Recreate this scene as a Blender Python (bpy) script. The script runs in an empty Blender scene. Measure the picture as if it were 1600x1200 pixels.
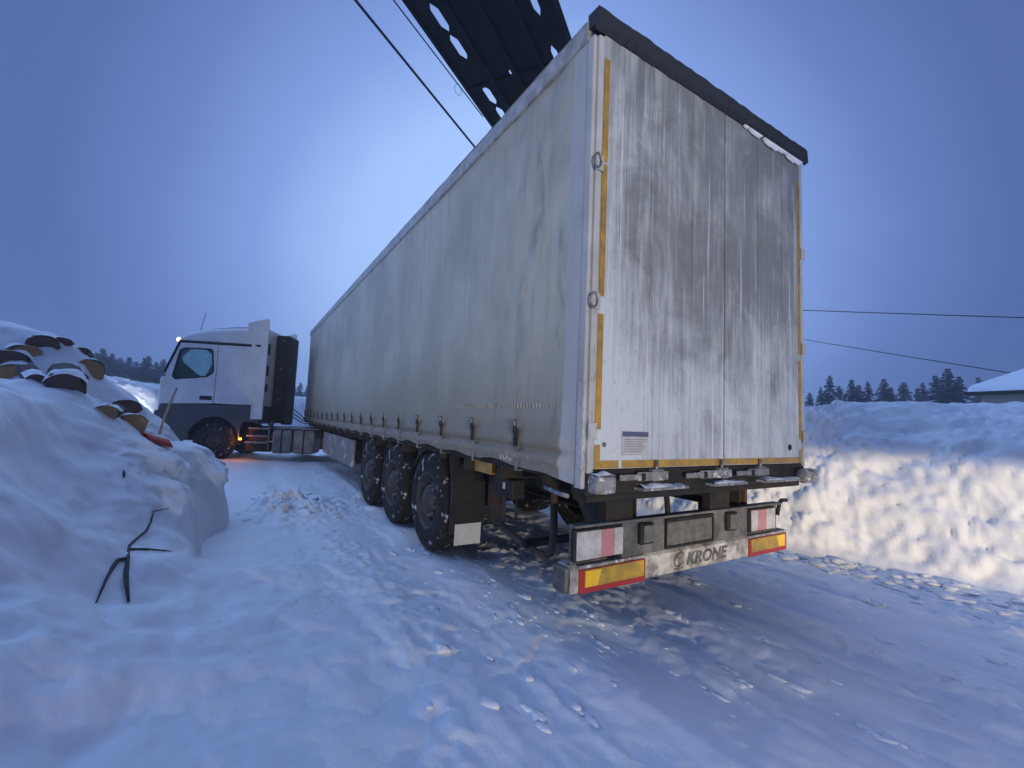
import bpy, bmesh, math, random
import numpy as np
from mathutils import Vector, Matrix

random.seed(7)
rng = np.random.default_rng(7)
SC = bpy.context.scene
COL = SC.collection
R = math.radians

# ------------------------------------------------------------------ camera
CAM = (-1.740, -2.0008, 1.4299)
yaw, pitch, roll, FPX = 0.5469, 0.0796, 0.0427, 686.4
_f = Vector((math.sin(yaw)*math.cos(pitch), math.cos(yaw)*math.cos(pitch), math.sin(pitch)))
_r = Vector((math.cos(yaw), -math.sin(yaw), 0)); _u = _r.cross(_f)
_r2 = _r*math.cos(roll)+_u*math.sin(roll); _u2 = -_r*math.sin(roll)+_u*math.cos(roll)
cd = bpy.data.cameras.new('camera'); cam = bpy.data.objects.new('camera', cd); COL.objects.link(cam)
M = Matrix((_r2, _u2, -_f)).transposed().to_4x4(); M.translation = Vector(CAM); cam.matrix_world = M
cd.sensor_fit = 'HORIZONTAL'; cd.sensor_width = 36; cd.lens = 36*FPX/1600; cd.clip_end = 1000; cd.clip_start = 0.05
SC.camera = cam

# ------------------------------------------------------------------ sky, sun, exposure
W = bpy.data.worlds.new('World'); SC.world = W; W.use_nodes = True
wn = W.node_tree.nodes; wl = W.node_tree.links; wn.clear()
out = wn.new('ShaderNodeOutputWorld'); bg = wn.new('ShaderNodeBackground')
sky = wn.new('ShaderNodeTexSky'); sky.sky_type = 'NISHITA'; sky.sun_disc = False
SUN_AZ = R(-32)                        # direction of the dusk glow behind the cloud, clockwise from +Y
sky.sun_elevation = R(6); sky.sun_rotation = SUN_AZ; sky.ozone_density = 6
tc = wn.new('ShaderNodeTexCoord')
glow = Vector((math.sin(R(32))*math.cos(R(13)), math.cos(R(32))*math.cos(R(13)), math.sin(R(13))))
dot = wn.new('ShaderNodeVectorMath'); dot.operation = 'DOT_PRODUCT'; dot.inputs[1].default_value = glow
nrm = wn.new('ShaderNodeVectorMath'); nrm.operation = 'NORMALIZE'
cn = wn.new('ShaderNodeTexNoise'); cn.inputs['Scale'].default_value = 2.2; cn.inputs['Detail'].default_value = 3
cadd = wn.new('ShaderNodeMath'); cadd.operation = 'MULTIPLY_ADD'; cadd.inputs[1].default_value = 0.06
ramp = wn.new('ShaderNodeValToRGB')
els = ramp.color_ramp.elements
els[0].position = 0.0; els[0].color = (0.070, 0.112, 0.300, 1)
els[1].position = 1.0; els[1].color = (0.44, 0.64, 1.06, 1)
for pos, c in ((0.45, (0.074, 0.122, 0.325, 1)), (0.69, (0.090, 0.148, 0.375, 1)), (0.77, (0.132, 0.218, 0.520, 1)), (0.85, (0.225, 0.350, 0.750, 1)), (0.92, (0.375, 0.560, 0.980, 1))):
    e = els.new(pos); e.color = c
mixs = wn.new('ShaderNodeMix'); mixs.data_type = 'RGBA'; mixs.inputs[0].default_value = 0.015
sc_ = wn.new('ShaderNodeVectorMath'); sc_.operation = 'SCALE'; sc_.inputs['Scale'].default_value = 0.10
wl.new(tc.outputs['Generated'], nrm.inputs[0]); wl.new(nrm.outputs[0], dot.inputs[0]); wl.new(nrm.outputs[0], cn.inputs['Vector'])
sub = wn.new('ShaderNodeMath'); sub.operation = 'SUBTRACT'; sub.inputs[1].default_value = 0.5
wl.new(cn.outputs['Fac'], sub.inputs[0]); wl.new(sub.outputs[0], cadd.inputs[0]); wl.new(dot.outputs['Value'], cadd.inputs[2])
wl.new(cadd.outputs[0], ramp.inputs[0]); wl.new(sky.outputs[0], sc_.inputs[0])
wl.new(ramp.outputs[0], mixs.inputs[6]); wl.new(sc_.outputs[0], mixs.inputs[7])
wl.new(mixs.outputs[2], bg.inputs[0]); bg.inputs[1].default_value = 0.87; wl.new(bg.outputs[0], out.inputs[0])

sd = bpy.data.lights.new('sun', 'SUN'); sd.energy = 1.5; sd.angle = R(85); sd.color = (0.34, 0.55, 1.0)
sun = bpy.data.objects.new('sun', sd); COL.objects.link(sun)
sun.rotation_euler = Vector((-math.sin(SUN_AZ)*0.66, -math.cos(SUN_AZ)*0.66, -0.75)).to_track_quat('-Z', 'Y').to_euler()

# headlamps of a vehicle waiting behind the camera: low beam with a flat cut-off, and its weak spill
def spot(name, loc, aim, power, size, blend, color, scale=(1, 1, 1), radius=0.06, parent=None):
    d = bpy.data.lights.new(name, 'SPOT'); d.energy = power; d.spot_size = R(size); d.spot_blend = blend
    d.color = color; d.shadow_soft_size = radius
    o = bpy.data.objects.new(name, d); COL.objects.link(o); o.location = loc
    v = Vector(aim)-Vector(loc)
    z = -v.normalized(); x = Vector((0, 0, 1)).cross(z).normalized(); y = z.cross(x)
    o.matrix_world = Matrix.Translation(loc) @ Matrix((x, y, z)).transposed().to_4x4() @ Matrix.Diagonal((*scale, 1))
    if parent: 
        o.parent = parent; o.matrix_parent_inverse = parent.matrix_world.inverted()
    return o
WARM = (1.0, 0.80, 0.52)
for lx, ly in ((-4.7, -12.0), (-3.4, -12.6)):
    def aim(yw, el, dist=10): return (lx+math.sin(R(yw))*dist, ly+math.cos(R(yw))*dist, 0.8+math.tan(R(el))*dist)
    spot('headlamp_beam', (lx, ly, 0.8), aim(44, -1.0), 3400, 44, 0.25, WARM, (1.0, 0.125, 1.0))
    spot('headlamp_spill', (lx, ly, 0.8), aim(19, 6.0), 1800, 30, 0.6, (1.0, 0.86, 0.64), (1.0, 0.9, 1.0))

SC.view_settings.view_transform = 'Standard'; SC.view_settings.look = 'None'
SC.view_settings.exposure = 0.32; SC.view_settings.gamma = 1.0; SC.view_settings.use_curve_mapping = False
SC.cycles.use_denoising = True
SC.cycles.volume_bounces = 0

# ------------------------------------------------------------------ noise
def _hash(i, j, k):
    h = (i*374761393 + j*668265263 + k*2147483647 % 4294967296) & 0xffffffff
    h = (h ^ (h >> 13))*1274126177 & 0xffffffff
    h = (h ^ (h >> 16))*2246822519 & 0xffffffff
    return ((h ^ (h >> 15)) & 0xffffff)/float(0xffffff)
def vnoise(x, y, z=0.0):
    x, y, z = np.broadcast_arrays(np.asarray(x, float), np.asarray(y, float), np.asarray(z, float))
    xi = np.floor(x).astype(np.int64); yi = np.floor(y).astype(np.int64); zi = np.floor(z).astype(np.int64)
    fx = x-xi; fy = y-yi; fz = z-zi
    fx = fx*fx*fx*(fx*(fx*6-15)+10); fy = fy*fy*fy*(fy*(fy*6-15)+10); fz = fz*fz*fz*(fz*(fz*6-15)+10)
    r = 0
    for a in (0, 1):
        for b in (0, 1):
            for c in (0, 1):
                w = (fx if a else 1-fx)*(fy if b else 1-fy)*(fz if c else 1-fz)
                r = r + w*_hash(xi+a+7919, yi+b+104729, zi+c+1299709)
    return r*2-1
def fbm(x, y, z=0.0, o=4, g=0.5):
    r = 0; a = 1.0; s = 1.0
    for k in range(o):
        r = r + a*vnoise(np.asarray(x)*s+k*17.3, np.asarray(y)*s-k*9.1, np.asarray(z)*s+k*3.7); a *= g; s *= 2.03
    return r
def sstep(a, b, x):
    t = np.clip((np.asarray(x, float)-a)/(b-a), 0, 1); return t*t*(3-2*t)

# ------------------------------------------------------------------ materials
class N:
    def __init__(s, name):
        s.m = bpy.data.materials.new(name); s.m.use_nodes = True
        s.nt = s.m.node_tree; s.b = s.nt.nodes['Principled BSDF']; s.o = s.nt.nodes['Material Output']
    def new(s, t, **kw):
        n = s.nt.nodes.new(t)
        for k, v in kw.items():
            if k in n.inputs: n.inputs[k].default_value = v
            else: setattr(n, k, v)
        return n
    def link(s, a, b): s.nt.links.new(a, b)
    def coords(s, scale=(1, 1, 1), space='Object'):
        t = s.new('ShaderNodeTexCoord'); m = s.new('ShaderNodeMapping'); m.inputs['Scale'].default_value = scale
        s.link(t.outputs[space], m.inputs[0]); return m.outputs[0]
    def noise(s, vec, scale, detail=4, rough=0.55, dist=0.0):
        n = s.new('ShaderNodeTexNoise'); n.inputs['Scale'].default_value = scale; n.inputs['Detail'].default_value = detail
        n.inputs['Roughness'].default_value = rough; n.inputs['Distortion'].default_value = dist
        s.link(vec, n.inputs['Vector']); return n.outputs['Fac']
    def rng(s, v, a, b, c=0.0, d=1.0):
        n = s.new('ShaderNodeMapRange'); n.interpolation_type = 'SMOOTHSTEP'
        for i, x in enumerate((a, b, c, d)): n.inputs[i+1].default_value = x
        s.link(v, n.inputs[0]); return n.outputs[0]
    def math(s, op, a, b=None, clamp=False):
        n = s.new('ShaderNodeMath'); n.operation = op; n.use_clamp = clamp
        for i, x in enumerate((a, b)):
            if x is None: continue
            if isinstance(x, (int, float)): n.inputs[i].default_value = x
            else: s.link(x, n.inputs[i])
        return n.outputs[0]
    def mix(s, fac, a, b):
        n = s.new('ShaderNodeMix'); n.data_type = 'RGBA'
        if isinstance(fac, (int, float)): n.inputs[0].default_value = fac
        else: s.link(fac, n.inputs[0])
        for i, x in ((6, a), (7, b)):
            if isinstance(x, tuple): n.inputs[i].default_value = (*x, 1)
            else: s.link(x, n.inputs[i])
        return n.outputs[2]
    def bump(s, h, strength=0.3, dist=0.02, prev=None):
        n = s.new('ShaderNodeBump'); n.inputs['Strength'].default_value = strength; n.inputs['Distance'].default_value = dist
        s.link(h, n.inputs['Height'])
        if prev is not None: s.link(prev, n.inputs['Normal'])
        s.link(n.outputs[0], s.b.inputs['Normal']); return n.outputs[0]
    def sep(s, vec):
        n = s.new('ShaderNodeSeparateXYZ'); s.link(vec, n.inputs[0]); return n.outputs
    def col(s, c):
        if isinstance(c, tuple): s.b.inputs['Base Color'].default_value = (*c, 1)
        else: s.link(c, s.b.inputs['Base Color'])
    def rough(s, r):
        if isinstance(r, (int, float)): s.b.inputs['Roughness'].default_value = r
        else: s.link(r, s.b.inputs['Roughness'])

def mat_plain(name, c, rough=0.6, metal=0.0, dirt=None, dirt_amt=0.5, scale=6.0, bump=0.15, snow=None):
    m = N(name); v = m.coords()
    n1 = m.noise(v, scale, 6, 0.65); n2 = m.noise(v, scale*6, 3)
    base = m.mix(m.math('MULTIPLY', m.rng(n1, 0.3, 0.7), dirt_amt), c, dirt or tuple(x*0.55 for x in c))
    if snow is not None:
        base = m.mix(m.rng(m.noise(v, scale*1.6, 6, 0.65), snow, snow+0.16), base, (0.78, 0.81, 0.86))
    m.col(base); m.rough(m.math('ADD', m.math('MULTIPLY', n2, 0.2), rough-0.1)); m.b.inputs['Metallic'].default_value = metal
    m.bump(n2, bump, 0.004)
    if max(c) < 0.03: m.b.inputs['Specular IOR Level'].default_value = 0.22
    return m.m

def mat_snow(name, scale=1.0, tint=(0.84, 0.87, 0.91)):
    m = N(name); v = m.coords()
    a = m.noise(v, 3.0*scale, 5, 0.6); b = m.noise(v, 38*scale, 5, 0.7); c = m.noise(v, 210*scale, 2)
    m.col(m.mix(m.rng(a, 0.3, 0.75), tint, tuple(x*0.93 for x in tint)))
    m.rough(0.62); m.b.inputs['Specular IOR Level'].default_value = 0.25
    p = m.bump(b, 0.30, 0.02); m.bump(c, 0.20, 0.004, p)
    return m.m

MT = {}
MT['snow'] = mat_snow('snow')
MT['snow_road'] = mat_snow('packed_snow', 1.3, (0.84, 0.87, 0.90))
MT['black'] = mat_plain('black_plastic', (0.014, 0.014, 0.015), 0.6, dirt=(0.038, 0.034, 0.028))
MT['chassis'] = mat_plain('chassis_paint', (0.020, 0.019, 0.018), 0.7, dirt=(0.045, 0.037, 0.028), dirt_amt=0.8)
MT['rubber'] = mat_plain('tyre_rubber', (0.012, 0.012, 0.013), 0.8, dirt=(0.026, 0.025, 0.024), snow=0.57, scale=7)
MT['rim'] = mat_plain('rim_steel', (0.05, 0.05, 0.05), 0.6, 0.2, dirt=(0.035, 0.033, 0.03), dirt_amt=0.9, scale=12)
MT['steel'] = mat_plain('dirty_steel', (0.30, 0.30, 0.30), 0.45, 0.5, dirt=(0.10, 0.095, 0.085), dirt_amt=0.9, scale=14)
MT['frost'] = mat_plain('frosted_steel', (0.30, 0.30, 0.30), 0.6, 0.0, dirt=(0.12, 0.11, 0.10), dirt_amt=0.9, scale=14, snow=0.52)
MT['sidepanel'] = mat_plain('salted_side_panel', (0.24, 0.23, 0.22), 0.6, 0.0, dirt=(0.12, 0.11, 0.10), dirt_amt=0.9, scale=1.9, snow=0.55)
MT['grey'] = mat_plain('grey_paint', (0.42, 0.42, 0.41), 0.5, dirt=(0.16, 0.15, 0.13), dirt_amt=0.8, scale=9)
MT['hood'] = mat_plain('dark_roof_hood', (0.018, 0.022, 0.030), 0.8, dirt=(0.035, 0.042, 0.05), scale=18, snow=0.74)
MT['tape'] = mat_plain('yellow_reflective_tape', (0.52, 0.30, 0.03), 0.4, dirt=(0.20, 0.14, 0.06), dirt_amt=0.8, scale=9, bump=0.05)
MT['yellow'] = mat_plain('marker_yellow', (0.50, 0.32, 0.03), 0.4, dirt=(0.22, 0.16, 0.05), dirt_amt=0.9, scale=9, bump=0.05)
MT['bright'] = mat_plain('clean_reflector', (0.80, 0.52, 0.02), 0.35, dirt=(0.62, 0.40, 0.03), dirt_amt=0.5, scale=9, bump=0.05)
MT['red'] = mat_plain('marker_red', (0.40, 0.03, 0.025), 0.4, dirt=(0.14, 0.025, 0.02), scale=10, bump=0.05)
MT['lens_white'] = mat_plain('lamp_lens_white', (0.55, 0.55, 0.55), 0.3, dirt=(0.26, 0.25, 0.23), dirt_amt=0.8, scale=9)
MT['lens_red'] = mat_plain('lamp_lens_red', (0.50, 0.22, 0.23), 0.3, dirt=(0.30, 0.16, 0.16), scale=9)
MT['plate'] = mat_plain('number_plate_dirty', (0.14, 0.14, 0.13), 0.6, dirt=(0.05, 0.05, 0.045), dirt_amt=0.9, scale=16)
MT['bumper'] = mat_plain('bumper_white', (0.60, 0.60, 0.58), 0.5, dirt=(0.10, 0.095, 0.08), dirt_amt=1.0, scale=7)
MT['carrier'] = mat_plain('light_carrier', (0.16, 0.16, 0.155), 0.55, dirt=(0.05, 0.048, 0.042), dirt_amt=0.9, scale=8)
MT['ink'] = mat_plain('dark_lettering', (0.03, 0.03, 0.03), 0.6, dirt=(0.22, 0.21, 0.2), dirt_amt=0.7, scale=26)
MT['blue_ink'] = mat_plain('label_blue', (0.10, 0.12, 0.22), 0.6)
MT['grey_ink'] = mat_plain('label_grey', (0.30, 0.31, 0.35), 0.6)
MT['label'] = mat_plain('label_white', (0.52, 0.53, 0.54), 0.6, dirt=(0.33, 0.33, 0.32), scale=20)
MT['rust'] = mat_plain('rusty_steel', (0.10, 0.055, 0.03), 0.8, dirt=(0.04, 0.035, 0.03), dirt_amt=0.8, scale=10)
MT['cab'] = mat_plain('cab_white', (0.78, 0.78, 0.77), 0.35, dirt=(0.58, 0.57, 0.54), dirt_amt=0.7, scale=1.6, bump=0.02)
MT['cabgrey'] = mat_plain('cab_grey', (0.055, 0.058, 0.062), 0.5, dirt=(0.09, 0.085, 0.08), scale=3)
MT['tank'] = mat_plain('tank_metal', (0.26, 0.26, 0.25), 0.5, 0.2, dirt=(0.13, 0.12, 0.10), dirt_amt=0.9, scale=4)
MT['girder'] = mat_plain('girder_steel', (0.007, 0.0075, 0.009), 0.85, dirt=(0.013, 0.012, 0.011), scale=3)
MT['cable'] = mat_plain('cable_black', (0.02, 0.02, 0.024), 0.6)
MT['bark'] = mat_plain('log_bark', (0.045, 0.032, 0.026), 0.9, dirt=(0.085, 0.062, 0.05), scale=9, bump=0.8)
MT['darkcut'] = mat_plain('weathered_wood_end', (0.15, 0.088, 0.062), 0.85, dirt=(0.06, 0.042, 0.036), scale=9, bump=0.5)
MT['cut'] = mat_plain('cut_wood', (0.42, 0.24, 0.11), 0.8, dirt=(0.26, 0.14, 0.065), scale=7, bump=0.4)
MT['twig'] = mat_plain('dark_twig', (0.075, 0.072, 0.08), 0.9, dirt=(0.03, 0.026, 0.026), scale=20)
MT['shovel'] = mat_plain('red_plastic', (0.52, 0.045, 0.03), 0.45, scale=5)
MT['handle'] = mat_plain('wood_handle', (0.34, 0.29, 0.23), 0.7, scale=12)
MT['fir'] = mat_plain('fir_needles', (0.030, 0.044, 0.030), 0.9, dirt=(0.05, 0.065, 0.05), scale=0.9)
MT['trunk'] = mat_plain('fir_trunk', (0.06, 0.045, 0.035), 0.9)
MT['wall'] = mat_plain('house_wall', (0.34, 0.30, 0.24), 0.8, dirt=(0.24, 0.21, 0.17), scale=2)
MT['cloth'] = mat_plain('dark_cloth', (0.03, 0.03, 0.035), 0.9)
MT['skin'] = mat_plain('skin', (0.45, 0.28, 0.20), 0.6)
MT['pole'] = mat_plain('wooden_pole', (0.12, 0.10, 0.08), 0.9)

def mat_emit(name, c, s):
    m = N(name); m.col(c); m.b.inputs['Emission Color'].default_value = (*c, 1); m.b.inputs['Emission Strength'].default_value = s; return m.m
MT['amber_on'] = mat_emit('lit_amber_lamp', (1.0, 0.30, 0.03), 9)
MT['white_on'] = mat_emit('lit_marker_lamp', (1.0, 0.82, 0.55), 7)
MT['head_on'] = mat_emit('lit_headlamp', (0.95, 0.98, 1.0), 12)

def mat_glass(name, tint=(0.75, 0.85, 0.85)):
    m = N(name); nt = m.nt
    t = m.new('ShaderNodeBsdfTransparent'); t.inputs[0].default_value = (*tint, 1)
    g = m.new('ShaderNodeBsdfGlossy'); g.inputs['Roughness'].default_value = 0.05
    fr = m.new('ShaderNodeFresnel'); fr.inputs[0].default_value = 1.35
    mx = m.new('ShaderNodeMixShader'); m.link(fr.outputs[0], mx.inputs[0]); m.link(t.outputs[0], mx.inputs[1]); m.link(g.outputs[0], mx.inputs[2])
    m.link(mx.outputs[0], m.o.inputs['Surface']); return m.m
MT['glass'] = mat_glass('cab_glass')

def mat_curtain():
    m = N('dirty_curtain'); v = m.coords(); xyz = m.sep(v)
    big = m.noise(v, 0.9, 5, 0.6); streak = m.noise(m.coords((1, 7, 0.8)), 1.6, 5, 0.6); fine = m.noise(v, 26, 4, 0.7)
    c = m.mix(m.rng(big, 0.32, 0.68), (0.555, 0.535, 0.435), (0.415, 0.395, 0.315))
    c = m.mix(m.math('MULTIPLY', m.rng(streak, 0.45, 0.75), 0.45), c, (0.30, 0.28, 0.225))
    # road film, heaviest in the lower half metre
    film = m.math('MULTIPLY', m.rng(m.math('ADD', xyz[2], m.math('MULTIPLY', m.math('SUBTRACT', streak, 0.5), 0.9)), 2.3, 1.25), 0.8)
    c = m.mix(film, c, (0.275, 0.24, 0.175))
    band = m.math('MULTIPLY', m.rng(m.math('ADD', xyz[2], m.math('MULTIPLY', m.math('SUBTRACT', big, 0.5), 0.25)), 1.48, 1.22), 0.6)
    c = m.mix(band, c, (0.22, 0.185, 0.135))
    scuff = m.math('MULTIPLY', m.rng(m.noise(m.coords((1, 3, 9)), 5, 5, .7), .5, .68), m.rng(xyz[2], 1.34, 1.16))
    c = m.mix(m.math('MULTIPLY', scuff, .5), c, (0.46, 0.44, 0.40))
    # smudges near the rear end
    sm = m.noise(m.coords((1, 2.4, 0.8)), 2.6, 4, 0.55, 0.3)
    rear = m.rng(xyz[1], 1.5, 0.35)
    c = m.mix(m.math('MULTIPLY', m.math('MULTIPLY', m.rng(sm, 0.52, 0.74), rear), 0.7), c, (0.20, 0.19, 0.15))
    # bare welded edge strip at the rear
    st = m.math('MULTIPLY', m.rng(xyz[1], 0.19, 0.17), m.rng(xyz[1], 0.05, 0.06))
    c = m.mix(m.math('MULTIPLY', st, 0.7), c, (0.47, 0.49, 0.51))
    # dry salt scuffs
    c = m.mix(m.math('MULTIPLY', m.rng(m.noise(v, 12, 6, 0.75), 0.62, 0.74), 0.45), c, (0.50, 0.49, 0.47))
    m.col(c); m.rough(0.62); m.b.inputs['Specular IOR Level'].default_value = 0.3
    p = m.bump(m.noise(v, 2.2, 4, 0.5, 1.0), 0.25, 0.04); m.bump(fine, 0.12, 0.004, p)
    return m.m
MT['curtain'] = mat_curtain()

def mat_post():
    m = N('speckled_grey_post'); v = m.coords(); xyz = m.sep(v)
    sp = m.noise(m.coords((3, 3, 0.8)), 16, 6, 0.75, 0.4); big = m.noise(v, 2.0, 3)
    low = m.rng(xyz[2], 3.6, 1.2)
    d = m.rng(m.math('ADD', sp, m.math('MULTIPLY', low, 0.10)), 0.60, 0.80)
    c = m.mix(d, m.mix(m.rng(big, .35, .65), (0.52, 0.53, 0.54), (0.40, 0.40, 0.39)), (0.17, 0.155, 0.13))
    m.col(c); m.rough(0.6); m.bump(sp, 0.2, 0.004); return m.m
MT['post'] = mat_post()
def mat_door():
    m = N('dirty_white_door'); v = m.coords(); xyz = m.sep(v)
    fine = m.noise(m.coords((9.0, 1, 0.42)), 3.2, 7, 0.72, 0.25)
    mid = m.noise(m.coords((3.0, 1, 0.50)), 1.6, 4, 0.6)
    blot = m.noise(m.coords((1.2, 1, 1.0)), 1.7, 6, 0.68, 0.6)
    low = m.rng(xyz[2], 2.75, 1.35)                       # rinsed lower part
    left = m.rng(xyz[0], 0.75, 0.10)
    s = m.math('ADD', m.math('MULTIPLY', fine, 0.55), m.math('MULTIPLY', mid, 0.30))
    s = m.math('ADD', s, m.math('MULTIPLY', blot, 0.38))
    s = m.math('ADD', s, m.math('MULTIPLY', low, 0.17)); s = m.math('ADD', s, m.math('MULTIPLY', left, 0.12))
    clean = m.rng(s, 0.58, 0.90)
    dirt = m.mix(m.rng(blot, 0.35, 0.65), (0.185, 0.205, 0.205), (0.26, 0.28, 0.28))
    c = m.mix(clean, dirt, (0.57, 0.62, 0.67))
    run = m.noise(m.coords((16.0, 1, 0.22)), 2.4, 3, 0.5)  # thin white runs down the dirt
    c = m.mix(m.math('MULTIPLY', m.rng(run, 0.62, 0.68), 0.75), c, (0.68, 0.71, 0.74))
    c = m.mix(m.math('MULTIPLY', m.rng(m.noise(m.coords((1.6, 1, 0.8)), 22, 6, 0.75), 0.56, 0.70), 0.5), c, (0.20, 0.195, 0.175))
    m.col(c); m.rough(0.5); m.bump(m.noise(v, 60, 3), 0.10, 0.003)
    return m.m
MT['door'] = mat_door()

# ------------------------------------------------------------------ mesh helpers
def setup(o, label=None, cat=None, group=None, kind=None):
    if label: o['label'] = label
    if cat: o['category'] = cat
    if group: o['group'] = group
    if kind: o['kind'] = kind
    return o
def empty(name, loc=(0, 0, 0), rz=0.0, label=None, cat=None, group=None):
    o = bpy.data.objects.new(name, None); COL.objects.link(o); o.location = loc; o.rotation_euler = (0, 0, rz)
    o.empty_display_size = 0.2
    return setup(o, label, cat, group)
def link_mesh(name, me, mat, parent=None, smooth=False, bevel=0.0, seg=2):
    o = bpy.data.objects.new(name, me); COL.objects.link(o)
    if mat is not None and not me.materials: me.materials.append(MT[mat])
    if smooth:
        me.polygons.foreach_set('use_smooth', [True]*len(me.polygons))
    if bevel:
        b = o.modifiers.new('bevel', 'BEVEL'); b.width = bevel; b.segments = seg; b.limit_method = 'ANGLE'; b.angle_limit = R(35)
    if parent is not None: o.parent = parent
    return o
class MB:
    def __init__(s): s.v = []; s.f = []
    def box(s, x0, x1, y0, y1, z0, z1):
        n = len(s.v)
        s.v += [(x, y, z) for z in (z0, z1) for y in (y0, y1) for x in (x0, x1)]
        s.f += [tuple(n+i for i in q) for q in ((0, 2, 3, 1), (4, 5, 7, 6), (0, 1, 5, 4), (2, 6, 7, 3), (0, 4, 6, 2), (1, 3, 7, 5))]
        return s
    def bar(s, p0, p1, w, h=None):
        h = h or w; p0 = Vector(p0); p1 = Vector(p1); d = (p1-p0).normalized()
        up = Vector((0, 0, 1)) if abs(d.z) < 0.95 else Vector((1, 0, 0))
        a = d.cross(up).normalized(); b = a.cross(d); n = len(s.v)
        for p in (p0, p1):
            for sa, sb in ((-1, -1), (1, -1), (1, 1), (-1, 1)): s.v.append(tuple(p+a*sa*w/2+b*sb*h/2))
        s.f += [tuple(n+i for i in q) for q in ((3, 2, 1, 0), (4, 5, 6, 7), (0, 1, 5, 4), (1, 2, 6, 5), (2, 3, 7, 6), (3, 0, 4, 7))]
        return s
    def tube(s, pts, r, n=8, cap=True):
        pts = [Vector(p) for p in pts]; rs = r if isinstance(r, (list, tuple)) else [r]*len(pts)
        st = len(s.v); prev = None
        for i, p in enumerate(pts):
            d = (pts[min(i+1, len(pts)-1)]-pts[max(i-1, 0)]).normalized()
            if prev is None:
                up = Vector((0, 0, 1)) if abs(d.z) < 0.9 else Vector((1, 0, 0)); a = d.cross(up).normalized()
            else: a = (prev-d*prev.dot(d)).normalized()
            prev = a; b = d.cross(a)
            for k in range(n):
                t = 2*math.pi*k/n; s.v.append(tuple(p+(a*math.cos(t)+b*math.sin(t))*rs[i]))
        for i in range(len(pts)-1):
            for k in range(n):
                s.f.append((st+i*n+k, st+i*n+(k+1) % n, st+(i+1)*n+(k+1) % n, st+(i+1)*n+k))
        if cap:
            s.f.append(tuple(st+k for k in reversed(range(n)))); e = st+(len(pts)-1)*n; s.f.append(tuple(e+k for k in range(n)))
        return s
    def lathe(s, prof, c, axis=(1, 0, 0), n=40):
        """prof: list of (along, radius)"""
        ax = Vector(axis).normalized(); up = Vector((0, 0, 1)) if abs(ax.z) < 0.9 else Vector((1, 0, 0))
        a = ax.cross(up).normalized(); b = ax.cross(a); st = len(s.v); c = Vector(c)
        for (l, r) in prof:
            for k in range(n):
                t = 2*math.pi*k/n; s.v.append(tuple(c+ax*l+(a*math.cos(t)+b*math.sin(t))*r))
        for i in range(len(prof)-1):
            for k in range(n):
                s.f.append((st+i*n+k, st+(i+1)*n+k, st+(i+1)*n+(k+1) % n, st+i*n+(k+1) % n))
        return s
    def quad(s, *p):
        n = len(s.v); s.v += [tuple(q) for q in p]; s.f.append(tuple(range(n, n+len(p)))); return s
    def prism(s, poly, lo, hi, fn):
        """poly: list of 2d points; fn(a,b,h)->xyz"""
        n = len(s.v); k = len(poly)
        s.v += [fn(a, b, lo) for a, b in poly]+[fn(a, b, hi) for a, b in poly]
        s.f.append(tuple(range(n, n+k))); s.f.append(tuple(reversed(range(n+k, n+2*k))))
        s.f += [(n+i, n+k+i, n+k+(i+1) % k, n+(i+1) % k) for i in range(k)]
        return s
    def mesh(s, name):
        me = bpy.data.meshes.new(name); me.from_pydata(s.v, [], s.f); me.update()
        bm = bmesh.new(); bm.from_mesh(me); bmesh.ops.recalc_face_normals(bm, faces=bm.faces); bm.to_mesh(me); bm.free()
        return me
    def build(s, name, mat, parent=None, smooth=False, bevel=0.0, seg=2):
        return link_mesh(name, s.mesh(name), mat, parent, smooth, bevel, seg)
def box(name, mat, parent, x0, x1, y0, y1, z0, z1, bevel=0.006):
    return MB().box(x0, x1, y0, y1, z0, z1).build(name, mat, parent, bevel=bevel)
def grid_mesh(name, X, Y, Z, flip=False):
    n, m = X.shape
    v = np.stack([X, Y, Z], -1).reshape(-1, 3).astype(np.float32)
    i = np.arange(n*m).reshape(n, m)
    f = np.stack([i[:-1, :-1], i[:-1, 1:], i[1:, 1:], i[1:, :-1]], -1).reshape(-1, 4)
    if flip: f = f[:, ::-1]
    me = bpy.data.meshes.new(name); me.vertices.add(len(v)); me.vertices.foreach_set('co', v.ravel())
    me.loops.add(f.size); me.loops.foreach_set('vertex_index', f.ravel().astype(np.int32))
    me.polygons.add(len(f)); me.polygons.foreach_set('loop_start', (np.arange(len(f))*4).astype(np.int32))
    me.polygons.foreach_set('loop_total', np.full(len(f), 4, np.int32)); me.update(calc_edges=True); me.validate()
    me.polygons.foreach_set('use_smooth', np.ones(len(f), bool))
    return me
def plate(name, mat, parent, outer, holes, fn, thick, bevel=0.0):
    """flat plate with holes; fn(a,b)->xyz ; solidified"""
    bm = bmesh.new(); edges = []
    for loop in [outer]+list(holes):
        vs = [bm.verts.new(fn(a, b)) for a, b in loop]
        edges += [bm.edges.new((vs[i], vs[(i+1) % len(vs)])) for i in range(len(vs))]
    bmesh.ops.triangle_fill(bm, use_beauty=True, use_dissolve=False, edges=edges)
    bmesh.ops.recalc_face_normals(bm, faces=bm.faces)
    me = bpy.data.meshes.new(name); bm.to_mesh(me); bm.free()
    o = link_mesh(name, me, mat, parent)
    sm = o.modifiers.new('solid', 'SOLIDIFY'); sm.thickness = thick; sm.offset = 0
    if bevel:
        b = o.modifiers.new('bevel', 'BEVEL'); b.width = bevel; b.segments = 2; b.limit_method = 'ANGLE'; b.angle_limit = R(50)
    return o
def copy_tree(o, parent=None):
    c = o.copy(); COL.objects.link(c); c.parent = parent
    for ch in [x for x in bpy.data.objects if x.parent == o]: copy_tree(ch, c)
    return c
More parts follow.
